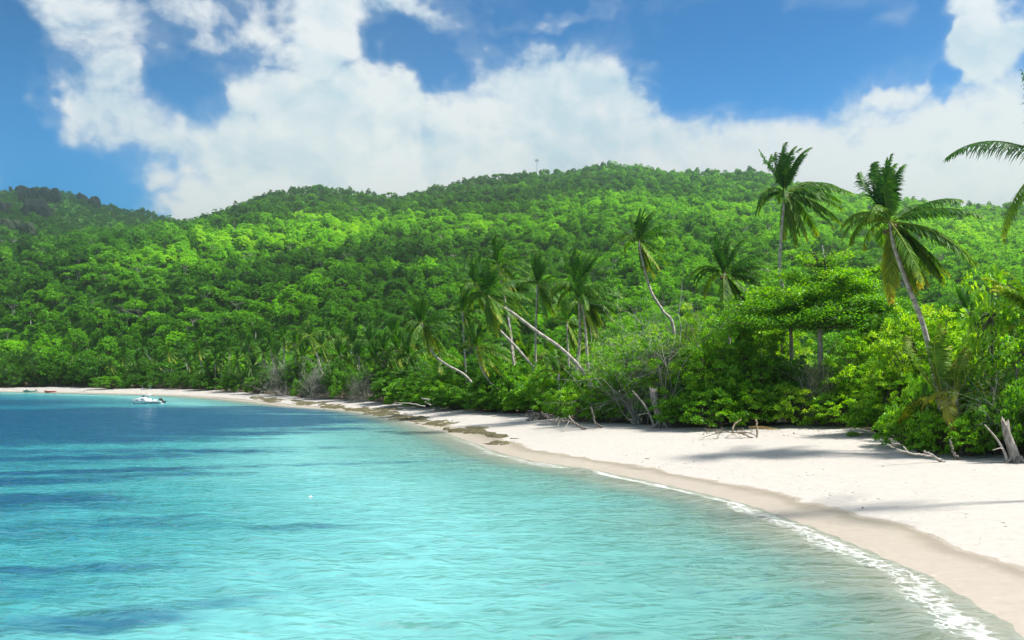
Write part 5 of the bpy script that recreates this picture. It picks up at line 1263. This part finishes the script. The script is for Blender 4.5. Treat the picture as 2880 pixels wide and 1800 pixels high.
# ------------------------------------------------------------------ haze
def haze():
    m, nt, N, L = mat('haze_air')
    v = nd(nt, 'ShaderNodeVolumePrincipled'); v.inputs['Color'].default_value = (0.80, 0.97, 0.74, 1); v.inputs['Density'].default_value = HAZE; v.inputs['Anisotropy'].default_value = 0.9
    o = nd(nt, 'ShaderNodeOutputMaterial'); L.new(v.outputs[0], o.inputs['Volume'])
    mb = MB(); x, y0, y1, z0, z1 = 1800, -60, 1560, -5.2, 300
    mb.box((0, (y0 + y1) / 2, (z0 + z1) / 2), (2 * x, y1 - y0, z1 - z0))
    o = add_obj('haze', mb.mesh('haze', m)); kind(o, 'stuff'); o['label'] = 'thin bright haze over the bay and hills'; o['category'] = 'haze'
HAZE = 0.00042
haze()

# ------------------------------------------------------------------ light, sky, camera
SUN_AZ, SUN_EL = math.radians(99), math.radians(57)     # azimuth measured from straight ahead to the right
sd = Vector((math.sin(SUN_AZ) * math.cos(SUN_EL), math.cos(SUN_AZ) * math.cos(SUN_EL), math.sin(SUN_EL)))
sl = bpy.data.lights.new('sun', 'SUN'); sl.energy = 5.0; sl.angle = math.radians(6.0); sl.color = (1.0, 0.95, 0.86)
so = bpy.data.objects.new('sun', sl); COL.objects.link(so); so.rotation_euler = sd.to_track_quat('Z', 'Y').to_euler()

def sky():
    w = bpy.data.worlds.new('World'); scene.world = w; w.use_nodes = True
    nt = w.node_tree; nt.nodes.clear(); L = nt.links
    st = nd(nt, 'ShaderNodeTexSky', sky_type='NISHITA', sun_disc=False, sun_elevation=SUN_EL, sun_rotation=SUN_AZ, air_density=1.0, dust_density=0.4, ozone_density=2.0)
    tc = nd(nt, 'ShaderNodeTexCoord'); sx = nd(nt, 'ShaderNodeSeparateXYZ'); L.new(tc.outputs['Generated'], sx.inputs[0])
    D = 57.29578
    az = mth(nt, 'MULTIPLY', mth(nt, 'ARCTAN2', sx.outputs[0], sx.outputs[1]), D); el = mth(nt, 'MULTIPLY', mth(nt, 'ARCSINE', sx.outputs[2]), D)
    wn = nd(nt, 'ShaderNodeTexNoise', ins={'Scale': 7.0, 'Detail': 4.0, 'Roughness': 0.6}); L.new(tc.outputs['Generated'], wn.inputs['Vector'])
    ws = nd(nt, 'ShaderNodeSeparateXYZ'); L.new(wn.outputs['Color'], ws.inputs[0])
    wa = mth(nt, 'ADD', az, mth(nt, 'MULTIPLY', mth(nt, 'SUBTRACT', ws.outputs[0], 0.5), 13.0)); we = mth(nt, 'ADD', el, mth(nt, 'MULTIPLY', mth(nt, 'SUBTRACT', ws.outputs[1], 0.5), 9.0))
    cv = nd(nt, 'ShaderNodeCombineXYZ'); L.new(wa, cv.inputs[0]); L.new(we, cv.inputs[1])
    def blob(px, py, rx, ry, wgt):
        u = (px - CX) / F; v = (HY - py) / F; a = math.degrees(math.atan(u)); e = math.degrees(math.atan(v * math.cos(math.atan(u))))
        ka = D / F * math.cos(math.atan(u)) ** 2; ke = D / F * math.cos(math.atan(u))
        s = nd(nt, 'ShaderNodeVectorMath', operation='SUBTRACT'); L.new(cv.outputs[0], s.inputs[0]); s.inputs[1].default_value = (a, e, 0)
        q = nd(nt, 'ShaderNodeVectorMath', operation='MULTIPLY'); L.new(s.outputs[0], q.inputs[0]); q.inputs[1].default_value = (1 / (rx * ka), 1 / (ry * ke), 0)
        ln = nd(nt, 'ShaderNodeVectorMath', operation='LENGTH'); L.new(q.outputs[0], ln.inputs[0])
        return mrange(nt, ln.outputs['Value'], 1.35, 0.35, 0.0, wgt)
    acc = mrange(nt, el, 20.0, 13.5, 0.0, 1.1)                       # bank of cloud along the horizon
    pos = [(270, 40, 260, 110, 0.66), (330, 180, 150, 110, 0.66), (400, 235, 110, 70, 0.62), (300, 310, 140, 100, 0.95), (560, 20, 150, 60, 0.5), (860, 110, 190, 170, 0.98), (760, 300, 160, 140, 0.9), (640, 90, 110, 60, 0.6), (1000, 20, 380, 60, 0.62), (620, 400, 150, 100, 0.8), (1000, 360, 400, 150, 1.0),
           (1450, 290, 330, 180, 1.0), (1720, 330, 260, 150, 1.0), (1890, 225, 120, 55, 0.9), (1480, 130, 110, 70, 0.75), (1600, 10, 140, 25, 0.5), (560, 560, 170, 60, 0.8), (900, 480, 500, 120, 1.0), (2760, 170, 180, 130, 1.05), (2740, 40, 120, 60, 0.6), (2530, 330, 110, 60, 0.95), (2330, 430, 230, 80, 0.95), (2740, 380, 230, 110, 0.9), (2420, 85, 110, 40, 0.3)]
    for b in pos: acc = mth(nt, 'MAXIMUM', acc, blob(*b))
    neg = [(1150, 150, 150, 95, 0.85), (130, 455, 390, 165, 1.45), (330, 545, 120, 60, 0.5), (540, 280, 110, 130, 0.5), (2120, 190, 330, 160, 0.95), (60, 210, 110, 170, 0.7), (2560, 120, 60, 90, 0.4), (2650, 300, 45, 40, 0.35)]
    for b in neg: acc = mth(nt, 'SUBTRACT', acc, blob(*b))
    # outside the view: broken cloud, with more added ahead to whiten the water
    bn = nd(nt, 'ShaderNodeTexNoise', ins={'Scale': 2.2, 'Detail': 3.0}); L.new(tc.outputs['Generated'], bn.inputs['Vector'])
    out = mrange(nt, mth(nt, 'ABSOLUTE', az), 34.0, 55.0); hi = mrange(nt, el, 26.0, 36.0); om = mth(nt, 'MAXIMUM', out, hi)
    acc = mth(nt, 'ADD', mth(nt, 'MULTIPLY', acc, mth(nt, 'SUBTRACT', 1.0, om)), mth(nt, 'MULTIPLY', om, mrange(nt, mth(nt, 'ADD', bn.outputs[0], mth(nt, 'MULTIPLY', mrange(nt, mth(nt, 'ABSOLUTE', mth(nt, 'SUBTRACT', az, 6.0)), 70.0, 25.0), 0.16)), 0.46, 0.62, 0.05, 0.9)))
    def fnoise(off):
        mp = nd(nt, 'ShaderNodeMapping'); mp.inputs['Location'].default_value = off; mp.inputs['Scale'].default_value = (1, 1, 1.25); L.new(tc.outputs['Generated'], mp.inputs[0])
        fn = nd(nt, 'ShaderNodeTexNoise', ins={'Scale': 8.5, 'Detail': 11.0, 'Roughness': 0.63, 'Distortion': 0.25}); L.new(mp.outputs[0], fn.inputs['Vector']); return fn.outputs[0]
    f0 = fnoise((0, 0, 0)); f1 = fnoise((0.012, 0.0, 0.020))
    raw = mth(nt, 'ADD', acc, mth(nt, 'MULTIPLY', mth(nt, 'SUBTRACT', f0, 0.5), 2.3))
    dens = mth(nt, 'MAXIMUM', mrange(nt, raw, 0.14, 0.84), mrange(nt, raw, -0.15, 0.75, 0.0, 0.3))
    rel = mth(nt, 'MULTIPLY', mth(nt, 'SUBTRACT', f0, f1), 4.2)
    sn = nd(nt, 'ShaderNodeTexNoise', ins={'Scale': 4.0, 'Detail': 5.0, 'Roughness': 0.5}); mp = nd(nt, 'ShaderNodeMapping'); mp.inputs['Location'].default_value = (3.1, 1.7, 0.6); L.new(tc.outputs['Generated'], mp.inputs[0]); L.new(mp.outputs[0], sn.inputs['Vector'])
    thick = mrange(nt, raw, 0.9, 2.0, 0.0, 0.35)
    shade = mth(nt, 'ADD', mth(nt, 'SUBTRACT', mth(nt, 'ADD', mrange(nt, sn.outputs[0], 0.34, 0.62, 0.0, 1.05), rel), thick), mrange(nt, el, 17.5, 11.0, 0.0, 0.9), clamp=True)
    cc = mixc(nt, shade, (3.5, 4.35, 4.95), (5.3, 5.42, 5.55))
    hs = nd(nt, 'ShaderNodeHueSaturation', ins={'Hue': 0.506, 'Saturation': 2.5, 'Value': SKYV}); L.new(st.outputs[0], hs.inputs['Color'])
    lf = mth(nt, 'MULTIPLY', mrange(nt, az, -38.0, 6.0, 0.80, 1.0), mrange(nt, el, 23.0, 11.0, 1.0, 1.45)); sk = mixc(nt, 1.0, hs.outputs[0], lf, 'MULTIPLY')
    c = mixc(nt, mth(nt, 'MULTIPLY', dens, 0.97), sk, cc)
    bg = nd(nt, 'ShaderNodeBackground', ins={'Strength': 0.1}); L.new(c, bg.inputs[0])
    o = nd(nt, 'ShaderNodeOutputWorld'); L.new(bg.outputs[0], o.inputs[0])
SKYV = 0.74
sky()

cam = bpy.data.cameras.new('camera'); cam.sensor_width = 36.0; cam.lens = F / 2880 * 36.0; cam.shift_y = (HY - 900) / 2880
cam.clip_start = 0.5; cam.clip_end = 9000
co = bpy.data.objects.new('camera', cam); COL.objects.link(co); co.location = (0, 0, H); co.rotation_euler = (math.pi / 2, 0, 0)
scene.camera = co
scene.render.engine = 'CYCLES'
cy = scene.cycles
cy.max_bounces = 6; cy.diffuse_bounces = 2; cy.glossy_bounces = 2; cy.transmission_bounces = 3; cy.transparent_max_bounces = 8; cy.volume_bounces = 0
cy.caustics_reflective = False; cy.caustics_refractive = False; cy.use_denoising = True; cy.sample_clamp_indirect = 6; cy.sample_clamp_direct = 12
vs = scene.view_settings; vs.view_transform = 'Standard'; vs.look = 'None'; vs.exposure = 0.95; vs.gamma = 1.0; vs.use_curve_mapping = False
